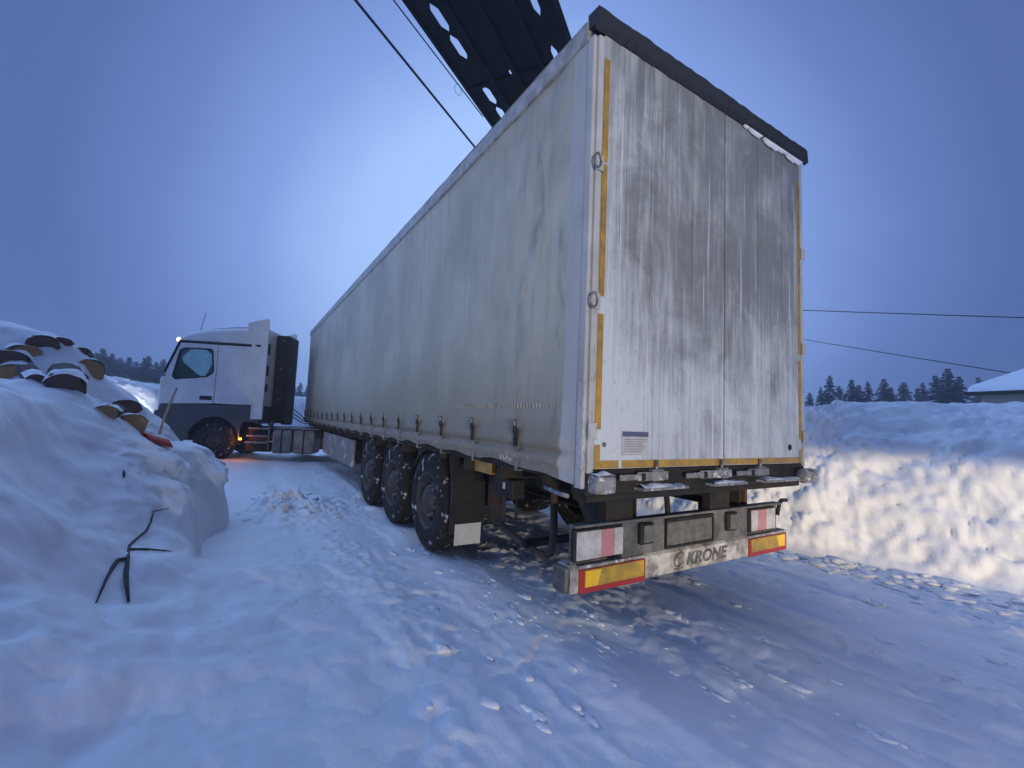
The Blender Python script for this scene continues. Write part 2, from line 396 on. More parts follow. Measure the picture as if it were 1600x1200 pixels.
def axis(parts):
    out = []
    for a, b, s in parts:
        n = max(1, int(round((b-a)/s))); out += list(a+(b-a)*np.arange(n)/n)
    out.append(parts[-1][1]); return np.array(out)

# ------------------------------------------------------------------ snow ground
gx = axis([(-150, -40, 12), (-40, -12, 3), (-12, -5, 0.5), (-5, -2.6, 0.06), (-2.6, 4.4, 0.020), (4.4, 5.5, 0.06), (5.5, 12, 0.6), (12, 40, 3), (40, 150, 12)])
gy = axis([(-150, -40, 12), (-40, -8, 2), (-8, -1.6, 0.25), (-1.6, 3.2, 0.020), (3.2, 6.5, 0.035), (6.5, 18, 0.08), (18, 40, 1.0), (40, 150, 10)])
GX, GY = np.meshgrid(gx, gy, indexing='ij')
def ground_h(x, y):
    h = 0.030*fbm(x*0.5, y*0.35, 0, 3)
    ruts = 0
    for cx, w, d in ((-1.05, .16, .035), (-0.35, .2, .03), (0.45, .17, .05), (0.9, .15, .035), (1.75, .17, .045), (2.35, .17, .05), (2.95, .14, .035), (3.45, .15, .04), (1.3, .12, -.02), (2.7, .1, -.02), (0.05, .1, -.018)):
        wob = cx+0.10*vnoise(y*0.5+cx*7, cx)+0.02*vnoise(y*3+cx*7, cx+5)
        ruts = ruts - d*np.exp(-((x-wob)/w)**2)*(0.65+0.5*vnoise(y*1.3, cx*3))
    h = h+ruts
    near = sstep(14, 5, y)
    road = sstep(-1.9, 0.2, x+0.3*vnoise(y*0.8, 4.0))
    cr = fbm(x*5.2, y*2.1, 3.0, 4, 0.55)
    h = h+near*(0.003+0.009*road)*np.clip(cr, -0.3, 1.2)
    pl = fbm(x*2.2+9, y*1.2, 7.0, 3)          # broken crust plates, with sharp small steps
    h = h+near*(0.002+0.011*road)*sstep(0.10, 0.20, pl+0.25*fbm(x*8, y*6, 2, 2))
    h = h+near*(0.001+0.0025*road)*fbm(x*17, y*11, 1.0, 3)
    # crumbled crust in patches, kicked-up heap beside the left bank
    patch = sstep(.12, .42, fbm(x*1.15+3, y*.75, 21, 3))*road*near
    h = h+patch*(.012+.020*fbm(x*9, y*6.5, 13, 4, .62))
    hp = np.exp(-(((x+1.10)/.48)**2+((y-5.3)/1.0)**2))
    h = h+hp*(0.12+0.13*fbm(x*4, y*3.5, 5, 4, .6))
    # wheel paths under the trailer are pressed flat
    return h
GZ = ground_h(GX, GY)
for (wy) in (2.59, 3.90, 5.21):
    for wx in (0.2, 2.3):
        k = np.exp(-(((GX-wx)/.30)**2+((GY-wy)/.45)**2)**2); GZ = GZ*(1-k)-0.012*k
tx, ty = 1.25, 12.0
far = sstep(12, 40, np.hypot(GX, GY)); GZ = GZ*(1-far)
setup(link_mesh('snow_ground', grid_mesh('snow_ground', GX, GY, GZ), 'snow_road'), kind='structure')

# ------------------------------------------------------------------ left snow bank with the log pile's ridge
ye = [-6, -2, 0.2, 1.2, 2.2, 3.2, 3.8, 4.4, 4.9, 5.3, 6.0, 7.2, 9, 12]
xe = [-3.2, -2.45, -2.12, -2.0, -1.92, -1.90, -1.84, -1.78, -1.80, -1.95, -2.35, -3.0, -4.2, -6.5]
dA = [-1.5, -.8, -.3, 0, .3, .65, .95, 1.2, 1.6, 2.5, 6, 12]; hA = [-.045, .015, .075, .14, .27, .52, .88, 1.28, 1.56, 1.76, 1.9, 1.9]
dB = [-1, 0, .06, .15, .30, .45, .75, 1.2, 2.0, 6, 12]; hB = [-.45, -.04, .30, .60, .76, .92, 1.14, 1.42, 1.60, 1.8, 1.9]
rx = [-14, -8, -6, -4.12, -3.83, -3.4, -3.23, -2.85, -2.4, -2.0, -1.5]; rz_ = [2.4, 2.6, 2.55, 2.26, 2.18, 1.93, 1.66, 1.22, .85, .3, -.5]
def bank_h(x, y):
    xw = x+0.10*fbm(x*1.1, y*1.1, 2, 3)+0.03*fbm(x*4, y*4, 8, 2); yw = y+0.10*fbm(x*1.1+30, y*1.1, 2, 3)
    d = np.interp(yw, ye, xe)-xw
    k = sstep(2.3, 3.4, yw)
    h1 = np.interp(d, dA, hA)*(1-k)+np.interp(d, dB, hB)*k
    h1 = np.where(y > 3.8, h1-0.18*sstep(3.8, 4.6, y)*sstep(.4, .9, d), h1)
    prof = np.interp(xw, rx, rz_)
    ridge = (prof+.45)*np.exp(-(np.abs((yw-5.45))/np.where(yw < 5.45, 1.15, 1.5))**2.4)-.45
    t = np.clip((ridge-h1)/0.25+0.5, 0, 1); h = h1*(1-t)+ridge*t+0.03*t*(1-t)
    act = sstep(-.2, .3, h)
    lump = vnoise(x*1.9, y*1.9, 4)+.5*vnoise(x*4.1, y*4.1, 9)
    h = h+act*(0.06*fbm(x*1.3, y*1.3, 1, 3)+0.05*np.abs(lump)+0.022*fbm(x*5, y*5, 3, 3)+0.006*fbm(x*16, y*16, 6, 2))
    return h
bx = axis([(-14, -6, .25), (-6, -2.7, 0.035), (-2.7, -1.0, 0.014), (-1.0, .2, .06)]); by = axis([(-6, 0, .06), (0, 6.5, 0.025), (6.5, 11, .10)])
BX, BY = np.meshgrid(bx, by, indexing='ij'); BZ = bank_h(BX, BY)
# break up steep faces sideways so that they are chunky, not stretched
q = sstep(0.2, .7, BZ)*(.35+.65*sstep(2.4, 3.2, BY)*sstep(-2.9, -2.3, BX))
BX2 = BX+q*0.09*fbm(BZ*3.4+BY*1.1, BY*2.3, BX, 4, .6); BY2 = BY+q*0.05*fbm(BX*2.2+40, BZ*3+BY, 3, 3)
setup(link_mesh('snow_bank', grid_mesh('snow_bank', BX2, BY2, BZ), 'snow'), label='tall blue-shaded snow bank in the left foreground', kind='structure')
def bank_z(x, y): return float(bank_h(np.array([x]), np.array([y]))[0])

# ------------------------------------------------------------------ swept banks
def swept_bank(name, path, prof, ds, nt, hs, lump, label, seed=0, fine_y=None):
    P = np.array(path, float); L = np.r_[0, np.cumsum(np.hypot(*np.diff(P, axis=0).T))]
    s = np.arange(0, L[-1], ds) if not callable(ds) else ds(L)
    cx = np.interp(s, L, P[:, 0]); cy = np.interp(s, L, P[:, 1])
    kk = max(3, int(1.2/np.median(np.diff(s)))); ker = np.hanning(kk+2)[1:-1]; ker /= ker.sum()
    pad = lambda a: np.convolve(np.r_[[a[0]]*kk, a, [a[-1]]*kk], ker, 'same')[kk:-kk]
    cx, cy = pad(cx), pad(cy)
    tx_ = np.gradient(cx, s); ty_ = np.gradient(cy, s); ln = np.hypot(tx_, ty_); nx, ny = ty_/ln, -tx_/ln
    pr = np.array(prof, float); pl_ = np.r_[0, np.cumsum(np.hypot(*np.diff(pr, axis=0).T))]
    # finer sampling on the face, coarse on the back
    t = np.r_[np.linspace(0, pl_[-4], nt, endpoint=False), np.linspace(pl_[-4], pl_[-1], 24)]
    po = np.interp(t, pl_, pr[:, 0]); pz = np.interp(t, pl_, pr[:, 1])
    hsc = np.interp(s, np.linspace(0, s[-1], len(hs)), hs)
    O_, S_ = np.meshgrid(po, s); Z_ = pz[None, :]*hsc[:, None]
    T_ = np.broadcast_to(t[None, :], Z_.shape)
    X = cx[:, None]+nx[:, None]*O_; Y = cy[:, None]+ny[:, None]*O_
    u, v = S_+seed, T_
    face = sstep(-0.05, .22, Z_)
    rid = 1-np.abs(fbm(u*1.5, v*1.7, seed+1, 3, .55))
    blk = np.abs(vnoise(u*2.6, v*3.0, seed+4))
    crk = sstep(.0, .12, np.abs(fbm(u*1.9+5, v*2.3, seed+6, 2, .5)))      # cracks between thrown blocks
    chip = np.abs(vnoise(u*7.5, v*8.0, seed+8))
    dd = lump*(0.16*fbm(u*.7, v*.7, seed, 2)+0.085*(rid-.6)+0.05*(blk-.35)+0.02*(crk-1)+0.018*(chip-.35)+0.036*fbm(u*5, v*5, seed+2, 4, .6)+0.020*fbm(u*20, v*20, seed+3, 3, .6))
    steep = np.gradient(pz, t); nz_o = np.abs(steep); 
    fo = -(0.35+0.65*nz_o)[None, :]*dd*face; fz = (1-0.55*nz_o)[None, :]*dd*face*np.where(O_ > 1.6, .55, 1.0)
    X = X+nx[:, None]*fo; Y = Y+ny[:, None]*fo; Z = Z_+fz
    return setup(link_mesh(name, grid_mesh(name, X, Y, Z), 'snow'), label=label, kind='structure')
rb_prof = [(-.16, -.12), (-.04, .02), (.02, .14), (.10, .30), (.20, .42), (.34, .62), (.52, .90), (.76, 1.16), (1.10, 1.36), (1.55, 1.50), (2.2, 1.55), (3.4, 1.52), (5.2, 1.3), (7.5, .4), (8.6, -.25)]
def rb_s(L):
    return np.r_[np.arange(0, 5, .12), np.arange(5, 17, .03), np.arange(17, 30, .09), np.arange(30, L[-1], .2)]
swept_bank('snow_bank', [(5.2, -11), (4.75, -5), (4.55, -2), (4.45, -.95), (4.30, -.1), (3.98, .55), (3.90, 1.1), (3.85, 3), (3.95, 8), (4.6, 14), (6.4, 20), (8, 28)],
           rb_prof, rb_s, 130, [1.30, 1.30, 1.27, 1.07, 1.02, 1.0, 1.05, 1.1, 1.15], 1.0,
           'long ploughed snow bank right of the trailer, lower face lit warm by headlamps', seed=3)
fb_prof = [(-.6, -.1), (0, .1), (.5, .5), (1.0, 1.3), (1.5, 1.9), (2.1, 2.2), (3.2, 2.3), (5, 2.0), (7, .8), (8.5, -.2)]
swept_bank('snow_bank', [(8.5, 29), (4, 24.5), (0.5, 20.8), (-2.5, 18.2), (-4.4, 15.6), (-6.5, 13.8), (-10, 12.2), (-16, 11)],
           fb_prof, .10, 70, [1.0, 1.0, .95, .95, 1.0, 1.05, 1.0, .9], 1.3, 'far snow bank lit by the truck headlamps ahead of the cab', seed=31)

# ------------------------------------------------------------------ semi-trailer
TW = 2.50; TL = 13.6; ZB = 1.10; ZT = 4.0
TR = empty('semi_trailer', (0, 0, 0), 0, 'dirty grey curtain-sided semi-trailer with white rear doors', 'trailer')
# curtains
def curtain(side):
    ys = np.linspace(0.045, TL-0.06, 420); ts = np.r_[np.linspace(0, .09, 22), np.linspace(.095, 1, 56)]
    Yc, T = np.meshgrid(ys, ts, indexing='ij')
    zb = 1.115-0.055*sstep(0.9, 0.05, ys)+0.012*np.cos((ys-0.67)/0.69*2*math.pi)*-1+0.01*vnoise(ys*1.4, 3)
    Z = zb[:, None]+(3.875-zb[:, None])*T
    dz = Z-1.1
    pull = np.exp(-(((Yc-0.67+0.345) % 0.69-0.345)/0.06)**2)
    off = 0.010*fbm(Yc*.5, Z*.5, 1, 3)+0.006*np.sin(Yc*2*math.pi/0.69)*np.exp(-dz/.5)-0.010*pull*np.exp(-dz/.25)
    rear = sstep(1.7, .3, Yc)
    off = off+rear*sstep(.05, .30, Yc)*0.013*fbm(Yc*2.6+Z*2.0, Z*.5-Yc*.4, 5, 4, .5)*sstep(.0, .5, dz)
    # horizontal fold pressed in by the side rail
    off = off-0.022*np.exp(-((Z-1.235)/.018)**2)+0.024*np.exp(-((Z-1.175)/.04)**2)+0.016*np.exp(-((Z-1.29)/.045)**2)
    off = off+0.004*np.exp(-((Z-1.53)/.012)**2)*(0.5+np.abs(vnoise(Yc*22, 9)))
    off = off+0.02*(1-T)**6
    off = off*sstep(.06, .22, Yc)+.010*(1-sstep(.06, .22, Yc))
    x = (-0.022-off) if side < 0 else (TW+0.022+off)
    return link_mesh('curtain', grid_mesh('curtain', x, Yc, Z, flip=side > 0), 'curtain', TR)
curtain(-1); curtain(1)
# top rails, roof, snow on the roof edge
for x0, x1 in ((-0.045, 0.09), (TW-0.09, TW+0.045)):
    box('top_rail', 'grey', TR, x0, x1, 0.03, TL, 3.86, 4.0, 0.012)
box('roof', 'grey', TR, 0.09, TW-0.09, 0.03, TL, 3.965, 3.99)
ys = np.linspace(.06, TL-.1, 500); us = np.linspace(-1, 1, 15)
def rim_snow(x0, x1, name='roof_snow', amp=.028):
    Ys, U = np.meshgrid(ys, us, indexing='ij')
    hh = amp*(0.9+0.9*fbm(Ys*2.2, x0*3, 0, 4, .6))*np.clip(1-np.abs(U)**2.5, 0, 1)+0.0025
    X = (x0+x1)/2+(x1-x0)/2*U*(1+.02*vnoise(Ys*7, 2))
    Z = np.where(np.abs(U) > .99, 3.995, 4.001+np.clip(hh, 0.001, 1))
    link_mesh(name, grid_mesh(name, X, Ys, Z), 'snow', TR)
rim_snow(-0.048, .30); rim_snow(.32, TW-.32, amp=.05); rim_snow(TW-.30, TW+.048)
box('front_wall', 'grey', TR, -0.01, TW+.01, TL-.055, TL+0.02, 1.12, 3.99, 0.02)
box('floor_deck', 'chassis', TR, 0.02, TW-.02, 0.03, TL-.06, 1.06, 1.15)
for x in (0.0, TW):
    sgn = 1 if x == 0 else -1
    box('side_rail', 'chassis', TR, min(x, x+.06*sgn), max(x, x+.06*sgn), 0.06, TL-.07, 1.09, 1.19)
# rear hood
hood = MB()
hn = 60
for i in range(hn+1):
    x = -0.04+(TW+.08)*i/hn; w1 = .006*random.uniform(-1, 1); w2 = .010*random.uniform(-1, 1)
    hood.v += [(x, .04, 4.035+w1), (x, -.060, 4.028+w1), (x, -.068, 3.912+w2), (x, -.034, 3.895+w2), (x, -.03, 3.93), (x, .04, 3.93)]
for i in range(hn):
    for k in range(6): hood.f.append((i*6+k, i*6+(k+1) % 6, i*6+6+(k+1) % 6, i*6+6+k))
hood.f += [tuple(range(6)), tuple(reversed(range(hn*6, hn*6+6)))]
hood.build('roof_hood', 'hood', TR)
sn = MB()          # frozen snow clinging under the hood
for i in range(46):
    t = random.random(); x = .12+2.3*t
    if fbm(x*1.6, 2.0, 0, 2) < -.15: continue
    w = random.uniform(.03, .10); h = random.uniform(.012, .05)
    sn.v += [(x-w, -.040, 3.885), (x+w, -.040, 3.885), (x+w*.5, -.040, 3.885-h), (x-w*.6, -.040, 3.885-h*.7),
             (x-w, -.060, 3.885), (x+w, -.060, 3.885), (x+w*.4, -.052, 3.885-h*.9), (x-w*.5, -.052, 3.885-h*.6)]
    n = len(sn.v)-8
    sn.f += [tuple(n+j for j in q_) for q_ in ((4, 5, 6, 7), (0, 3, 2, 1), (3, 7, 6, 2), (0, 4, 7, 3), (1, 2, 6, 5), (0, 1, 5, 4))]
sn.build('hood_snow', 'snow', TR)
# rear corner posts
for s in (0, 1):
    X = (lambda a: a) if s == 0 else (lambda a: TW-a)
    po = MB()
    po.box(min(X(-.03), X(.0)), max(X(-.03), X(.0)), -.012, .060, 1.04, 3.88)
    po.box(min(X(.0), X(.045)), max(X(.0), X(.045)), -.030, .05, 1.13, 3.88)
    o = po.build('corner_post', 'post', TR, bevel=.008)
    for z in (3.03, 2.16, 1.38):
        MB().box(min(X(-.012), X(.05)), max(X(-.012), X(.05)), -.046, -.031, z-.05, z+.05).build('hinge', 'post', o, bevel=.005)
        if s == 0 and z > 2:
            MB().tube([(-.008+.026*math.cos(a), -.055, z+.045*math.sin(a)) for a in np.linspace(0, 2*math.pi, 15)], .006, 6).build('ring', 'steel', o, smooth=True)
# doors
SEAM = 1.325
def door(x0, x1, parent):
    o = box('door', 'door', parent, x0, x1, -.028, .03, 1.155, 3.90, 0.006); return o
dl = door(.048, SEAM-.006, TR); dr = door(SEAM+.006, TW-.048, TR)
box('seal', 'black', TR, SEAM-.005, SEAM+.005, -.02, .03, 1.155, 3.9, 0)
# joints between door panels are slim pressed beads
for x in (.50, .93):
    box('panel_bead', 'door', dl, x-.006, x+.006, -.0325, -.0275, 1.21, 3.88, .002)
for x in (1.78, 2.15):
    box('panel_bead', 'door', dr, x-.006, x+.006, -.0325, -.0275, 1.21, 3.88, .002)
def tape(x0, x1, z0, z1, parent, y=-.032):
    box('reflective_tape', 'tape', parent, x0, x1, y, y+.0055, z0, z1, 0)
tape(.050, .092, 2.20, 3.04, dl); tape(.050, .092, 3.06, 3.74, dl); tape(.050, .092, 1.39, 2.09, dl)
tape(.050, .092, 1.158, 1.30, dl)
for a, b in ((.0925, .245), (.275, .62), (.622, .97), (.972, 1.316)): tape(a, b, 1.160, 1.206, dl)
for a, b in ((1.334, 1.68), (1.682, 2.02), (2.022, 2.405)): tape(a, b, 1.160, 1.206, dr)
tape(2.408, 2.448, 2.78, 3.70, dr); tape(2.408, 2.448, 2.10, 2.75, dr); tape(2.408, 2.448, 1.36, 2.05, dr); tape(2.408, 2.448, 1.158, 1.27, dr)
lb = box('info_label', 'label', dl, .27, .505, -.0335, -.028, 1.235, 1.385, 0)
box('label_header', 'blue_ink', lb, .272, .503, -.0350, -.0336, 1.352, 1.383, 0)
for k in range(6): box('label_line', 'grey_ink', lb, .285, .485-.02*(k % 3), -.0350, -.0336, 1.332-k*.015, 1.338-k*.015, 0)
MB().lathe([(-.036, .0), (-.036, .022), (-.03, .026), (-.026, .026)], (2.25, 0, 1.29), (0, 1, 0), 16).build('drain_grommet', 'black', dr, smooth=True)
MB().lathe([(-.034, .0), (-.034, .014), (-.026, .016)], (.125, 0, 1.30), (0, 1, 0), 12).build('bolt', 'steel', dl)
# sill and locking gear
box('sill', 'chassis', TR, 0.0, TW, -.02, .12, 1.0, 1.152, 0.01)
for i, (a, b, z) in enumerate(((.22, .66, 1.105), (.84, 1.36, 1.10), (1.42, 1.86, 1.10))):
    hp = MB(); hp.box(a, a+.20, -.075, -.06, z-.018, z+.018); hp.box(a+.16, b, -.07, -.052, z-.026, z+.03)
    o = hp.build('lock_handle', 'frost' if i < 2 else 'steel', TR, bevel=.006)
    MB().box(b-.14, b-.03, -.062, -.02, z-.035, z+.045).build('keeper', 'steel', o, bevel=.006)
    MB().tube([(b-.09, -.045, z), (b-.09, -.045, z+.10)], .013, 8).build('lock_rod', 'steel', o, smooth=True)
    MB().box(a+.185, a+.215, -.082, -.058, z-.022, z+.022).build('latch', 'black', o, bevel=.004)
for a, b in ((.40, .83), (1.11, 1.52), (1.76, 2.28)):
    o = MB().box(a, b, -.10, .02, 1.020, 1.038).build('step_plate', 'frost', TR, bevel=.004)
    Xs, Ysn = np.meshgrid(np.linspace(a+.01, b-.01, 40), np.linspace(-.098, .0, 12), indexing='ij')
    Zs = 1.0385+np.clip(.016*(.6+fbm(Xs*9, Ysn*9, a, 3)), .0005, .05)*np.sin(np.linspace(0, math.pi, 12))[None, :]**.5
    link_mesh('plate_snow', grid_mesh('plate_snow', Xs, Ysn, Zs), 'snow', o)
bf = MB().box(.0, .155, -.115, -.021, 1.02, 1.125).build('corner_buffer', 'frost', TR, bevel=.02, seg=3)
Xs, Ysn = np.meshgrid(np.linspace(.005, .15, 14), np.linspace(-.112, -.025, 10), indexing='ij')
Zs = 1.126+.03*np.sin(np.linspace(.1, math.pi-.1, 14))[:, None]**.6*np.sin(np.linspace(.1, math.pi-.1, 10))[None, :]**.6*(.7+.5*vnoise(Xs*20, Ysn*20))
link_mesh('buffer_snow', grid_mesh('buffer_snow', Xs, Ysn, Zs), 'snow', bf)
MB().lathe([(0, .0), (0, .05), (.02, .062), (.16, .062), (.18, .05), (.18, 0)], (2.33, -.085, 1.055), (1, 0, 0), 24).build('corner_buffer', 'frost', TR, smooth=True)
box('lower_sill_beam', 'chassis', TR, .03, TW-.03, .0, .14, .955, 1.0, .01)
MB().tube([(-.04, .10, .985), (.0, .22, .975), (.03, .42, .985)], .014, 8).build('tie_hook', 'frost', TR, smooth=True)
# light carrier, lamps, bumper
for x0, x1 in ((.285, .525), (1.36, 1.60)):
    box('carrier_upright', 'chassis', TR, x0, x1, .10, .18, .56, .96, .008)
MB().tube([(.905, .17, .955), (.925, .16, .93), (.928, .15, .82), (.928, .15, .74)], .020, 10).build('air_hose', 'black', TR, smooth=True)
lc = MB(); lc.box(.0, 2.28, .06, .13, .795, .812); lc.box(.40, 1.80, .075, .10, .575, .795); lc.box(.0, .40, .10, .12, .575, .795); lc.box(1.80, 2.28, .10, .12, .575, .795)
lcar = lc.build('light_carrier', 'carrier', TR, bevel=.004)
def tail_lamp(x0, x1, split):
    o = box('tail_lamp', 'black', TR, x0-.012, x1+.012, .062, .098, .597, .790, .01)
    w = x1-x0; e = [0]+split+[1]; ms = ['lens_white', 'lens_red', 'lens_white']
    for i in range(3):
        box('lens', ms[i], o, x0+w*e[i]+.0008, x0+w*e[i+1]-.0008, .048, .0615, .610, .778, .006)
tail_lamp(.005, .385, [.52, .80]); tail_lamp(1.82, 2.17, [.26, .62])
MB().tube([(2.275, .09, .70), (2.30, .085, .80), (2.33, .08, .825), (2.385, .07, .825)], .017, 8).build('marker_stalk', 'black', TR, smooth=True)
for x in (.60, 1.55):
    o = box('lamp_box', 'black', TR, x-.065, x+.065, .040, .0745, .645, .785, .012)
    box('lamp_face', 'carrier', o, x-.042, x+.055, .034, .0395, .66, .77, .004)
npl = box('number_plate', 'plate', TR, .81, 1.32, .062, .0745, .605, .765, .004)
nf = MB(); nf.box(.80, 1.33, .052, .0745, .765, .790); nf.box(.80, 1.33, .052, .0745, .588, .605); nf.box(.80, .81, .052, .0745, .605, .765); nf.box(1.32, 1.33, .052, .0745, .605, .765)
nf.build('plate_frame', 'black', npl, bevel=.003)
bp = MB(); bp.prism([(.07, .415), (.07, .555), (.10, .575), (.20, .575), (.20, .415)], -.02, 2.37, lambda a, b, h: (h, a, b))
bump = bp.build('bumper_bar', 'bumper', TR, bevel=.006)
for x in (-.055, 2.37): box('end_cap', 'carrier', bump, x, x+.034, .075, .205, .418, .57, .015)
def marker(x0, x1, mirror):
    o = MB().box(x0, x1, .055, .0695, .412, .552).build('marker_board', 'red', TR, bevel=.003)
    xa, xb = (x0+.035, x1-.02) if not mirror else (x0+.02, x1-.035)
    MB().box(xa, xb, .0505, .0545, .448, .548).build('yellow_field', 'yellow', o)
    wx = xa if not mirror else xb-.13
    MB().prism([(wx+.004, .452), (wx+.10, .452), (wx+.13, .544), (wx+.004, .544)] if not mirror else [(wx+.03, .452), (wx+.126, .452), (wx+.126, .544), (wx, .544)], .0475, .0503, lambda a, b, h: (a, h, b)).build('reflector_patch', 'bright', o)
    t = MB().box(x0-.004, x1+.004, .060, .12, .5555, .575).build('snow_ledge', 'frost', o, bevel=.006)
marker(.04, .60, False); marker(1.80, 2.355, True)
def text_mesh(txt, size, shear=0.0, offset=0.0, ext=.0015):
    cu = bpy.data.curves.new('lettering', 'FONT'); cu.body = txt; cu.size = size; cu.shear = shear; cu.offset = offset; cu.extrude = ext
    cu.resolution_u = 4; cu.align_x = 'LEFT'
    o = bpy.data.objects.new('tmp_text', cu); COL.objects.link(o); dg = bpy.context.evaluated_depsgraph_get()
    me = bpy.data.meshes.new_from_object(o.evaluated_get(dg)); bpy.data.objects.remove(o); bpy.data.curves.remove(cu); me.materials.clear()
    return me
me = text_mesh('KRONE', .118, .22, .0042)
for v in me.vertices: v.co = Vector((1.03+v.co.x*1.18, .0685-v.co.z, .452+v.co.y))
link_mesh('lettering', me, 'ink', bump)
lg = MB()
lg.tube([(.955+.048*math.cos(a)+.02*math.sin(a), .068, .500+.046*math.sin(a)) for a in np.linspace(.6, 5.4, 16)], .006, 6)
lg.tube([(.93, .068, .535), (.955, .068, .50), (.955, .068, .47)], .006, 6); lg.box(.905, .995, .0665, .0695, .434, .443)
lg.build('logo_mark', 'ink', bump)
# chassis
for x in (.56, 1.80):
    c = MB(); c.box(x, x+.14, .18, 13.2, .93, .955); c.box(x, x+.14, .18, 13.2, .76, .78); c.box(x+.06, x+.08, .18, 13.2, .78, .93)
    c.build('chassis_rail', 'chassis', TR)
for y in np.arange(.45, 13.0, .62): box('crossmember', 'chassis', TR, .04, TW-.04, y-.03, y+.03, .957, 1.06, 0)
for x in (.40, 1.95):
    b = MB(); b.prism([(.18, .95), (.62, .95), (.50, .82), (.34, .60), (.18, .44)], x, x+.03, lambda a, b_, h: (h, a, b_)); b.build('bumper_bracket', 'rust', TR, bevel=.004)
MB().tube([(.33, .72, .90), (.33, .70, .60), (.33, .72, .44), (.33, .80, .385), (.33, 1.05, .40), (.33, 1.45, .46)], .030, 10).build('spare_carrier_arm', 'rust', TR, smooth=True)
MB().tube([(2.1, .72, .90), (2.1, .70, .60), (2.1, .72, .44), (2.1, .80, .385), (2.1, 1.05, .40)], .030, 10).build('spare_carrier_arm', 'rust', TR, smooth=True)
box('carrier_crossbar', 'chassis', TR, .28, 2.16, 1.00, 1.06, .40, .46, .01)
ctl = box('control_box', 'black', TR, .10, .22, .95, 1.25, .80, .95, .01)
box('control_label', 'label', ctl, .094, .0995, 1.06, 1.09, .87, .92, 0)
MB().tube([(.16, .97, .80), (.15, .96, .66), (.17, 1.05, .62), (.22, 1.2, .62)], .012, 6).build('air_line', 'cable', TR, smooth=True)
box('yellow_bracket', 'tape', TR, .10, .16, 1.32, 1.62, .95, 1.055, .006)
MB().lathe([(0, 0), (0, .10), (.03, .135), (.65, .135), (.68, .10), (.68, 0)], (.95, 6.4, .82), (1, 0, 0), 24).build('air_tank', 'chassis', TR, smooth=True)
# wheels
def tyre_profile(r, w):
    h = w/2
    return [(-h+.02, r*.56), (-h, r*.64), (-h-.008, r*.78), (-h+.006, r*.92), (-h+.03, r*.985), (-h+.06, r), (-h+.085, r), (-h+.09, r-.012), (-h+.105, r-.012), (-h+.11, r),
            (-.02, r), (-.015, r-.012), (.015, r-.012), (.02, r), (h-.11, r), (h-.105, r-.012), (h-.09, r-.012), (h-.085, r), (h-.06, r), (h-.03, r*.985), (h-.006, r*.92), (h+.008, r*.78), (h, r*.64), (h-.02, r*.56)]
def make_wheel(parent, c, r=.515, w=.38, sgn=-1):
    root = empty('wheel', c); root.parent = parent
    MB().lathe(tyre_profile(r, w), (0, 0, 0), (1, 0, 0), 56).build('tyre', 'rubber', root, smooth=True)
    s = sgn; h = w/2
    pr = [(s*(h-.02), r*.57), (s*(h-.005), r*.60), (s*(h-.012), r*.545), (s*(h-.05), r*.53), (s*(h-.09), r*.50), (s*(h-.10), r*.40), (s*(h-.07), r*.33), (s*(h-.065), r*.27), (s*(h-.01), r*.255), (s*(h+.01), r*.20), (s*(h+.015), 0.001)]
    MB().lathe(pr, (0, 0, 0), (1, 0, 0), 40).build('rim', 'rim', root, smooth=True)
    for k in range(10):
        a = 2*math.pi*k/10
        hh = MB().lathe([(s*(h-.092), .0), (s*(h-.090), .034), (s*(h-.105), .036)], (0, r*.445*math.cos(a), r*.445*math.sin(a)), (1, 0, 0), 10)
        nn = MB().lathe([(s*(h-.07), .017), (s*(h-.035), .015), (s*(h-.033), 0.001)], (0, r*.30*math.cos(a+.3), r*.30*math.sin(a+.3)), (1, 0, 0), 6)
        hh.build('hand_hole', 'black', root); nn.build('wheel_nut', 'steel', root)
    return root
WY = (2.59, 3.90, 5.21)
for y in WY:
    make_wheel(TR, (.215, y, .515), sgn=-1); make_wheel(TR, (TW-.215, y, .515), sgn=1)
    MB().tube([(.3, y, .515), (TW-.3, y, .515)], .07, 12).build('axle', 'chassis', TR, smooth=True)
    for x in (.63, 1.87):
        MB().bar((x, y-.05, .56), (x, y+.55, .72), .10, .06).build('trailing_arm', 'chassis', TR)
        MB().lathe([(0, .13), (.06, .15), (.12, .13), (.18, .15), (.22, .12)], (x, y-.30, .50), (0, 0, 1), 20).build('air_spring', 'black', TR, smooth=True)
for x0 in (.03, TW-.40):
    mg = MB(); arc = [(1.95+.0, .30), (1.90, .62), (1.92, .80), (2.0, .955)]
    mg.prism([(1.945, .30), (1.93, .62), (1.95, .86), (2.02, 1.05), (2.05, 1.05), (1.98, .86), (1.96, .62), (1.965, .30)], x0, x0+.37, lambda a, b_, h: (h, a, b_))
    o = mg.build('mud_flap', 'black', TR, bevel=.006)
    fl = MB(); fl.prism([(1.930, .20), (1.925, .40), (1.9285, .40), (1.935, .20)], x0+.05, x0+.33, lambda a, b_, h: (h, a, b_)); fl.build('flap_panel', 'label', o)
    g = MB()
    for y in WY:
        pts = [(y+.57*math.cos(a), .515+.57*math.sin(a)) for a in np.linspace(R(35), R(145), 14)]
        g.prism(pts+[(yy*1.0, zz-.02) for yy, zz in reversed(pts)], x0, x0+.37, lambda a, b_, h: (h, a, b_))
    g.build('mudguard', 'black', TR)
# plate between mudguard and rear frame
box('rear_guard', 'rust', TR, .42, .45, 1.62, 1.92, .42, .95, .004)
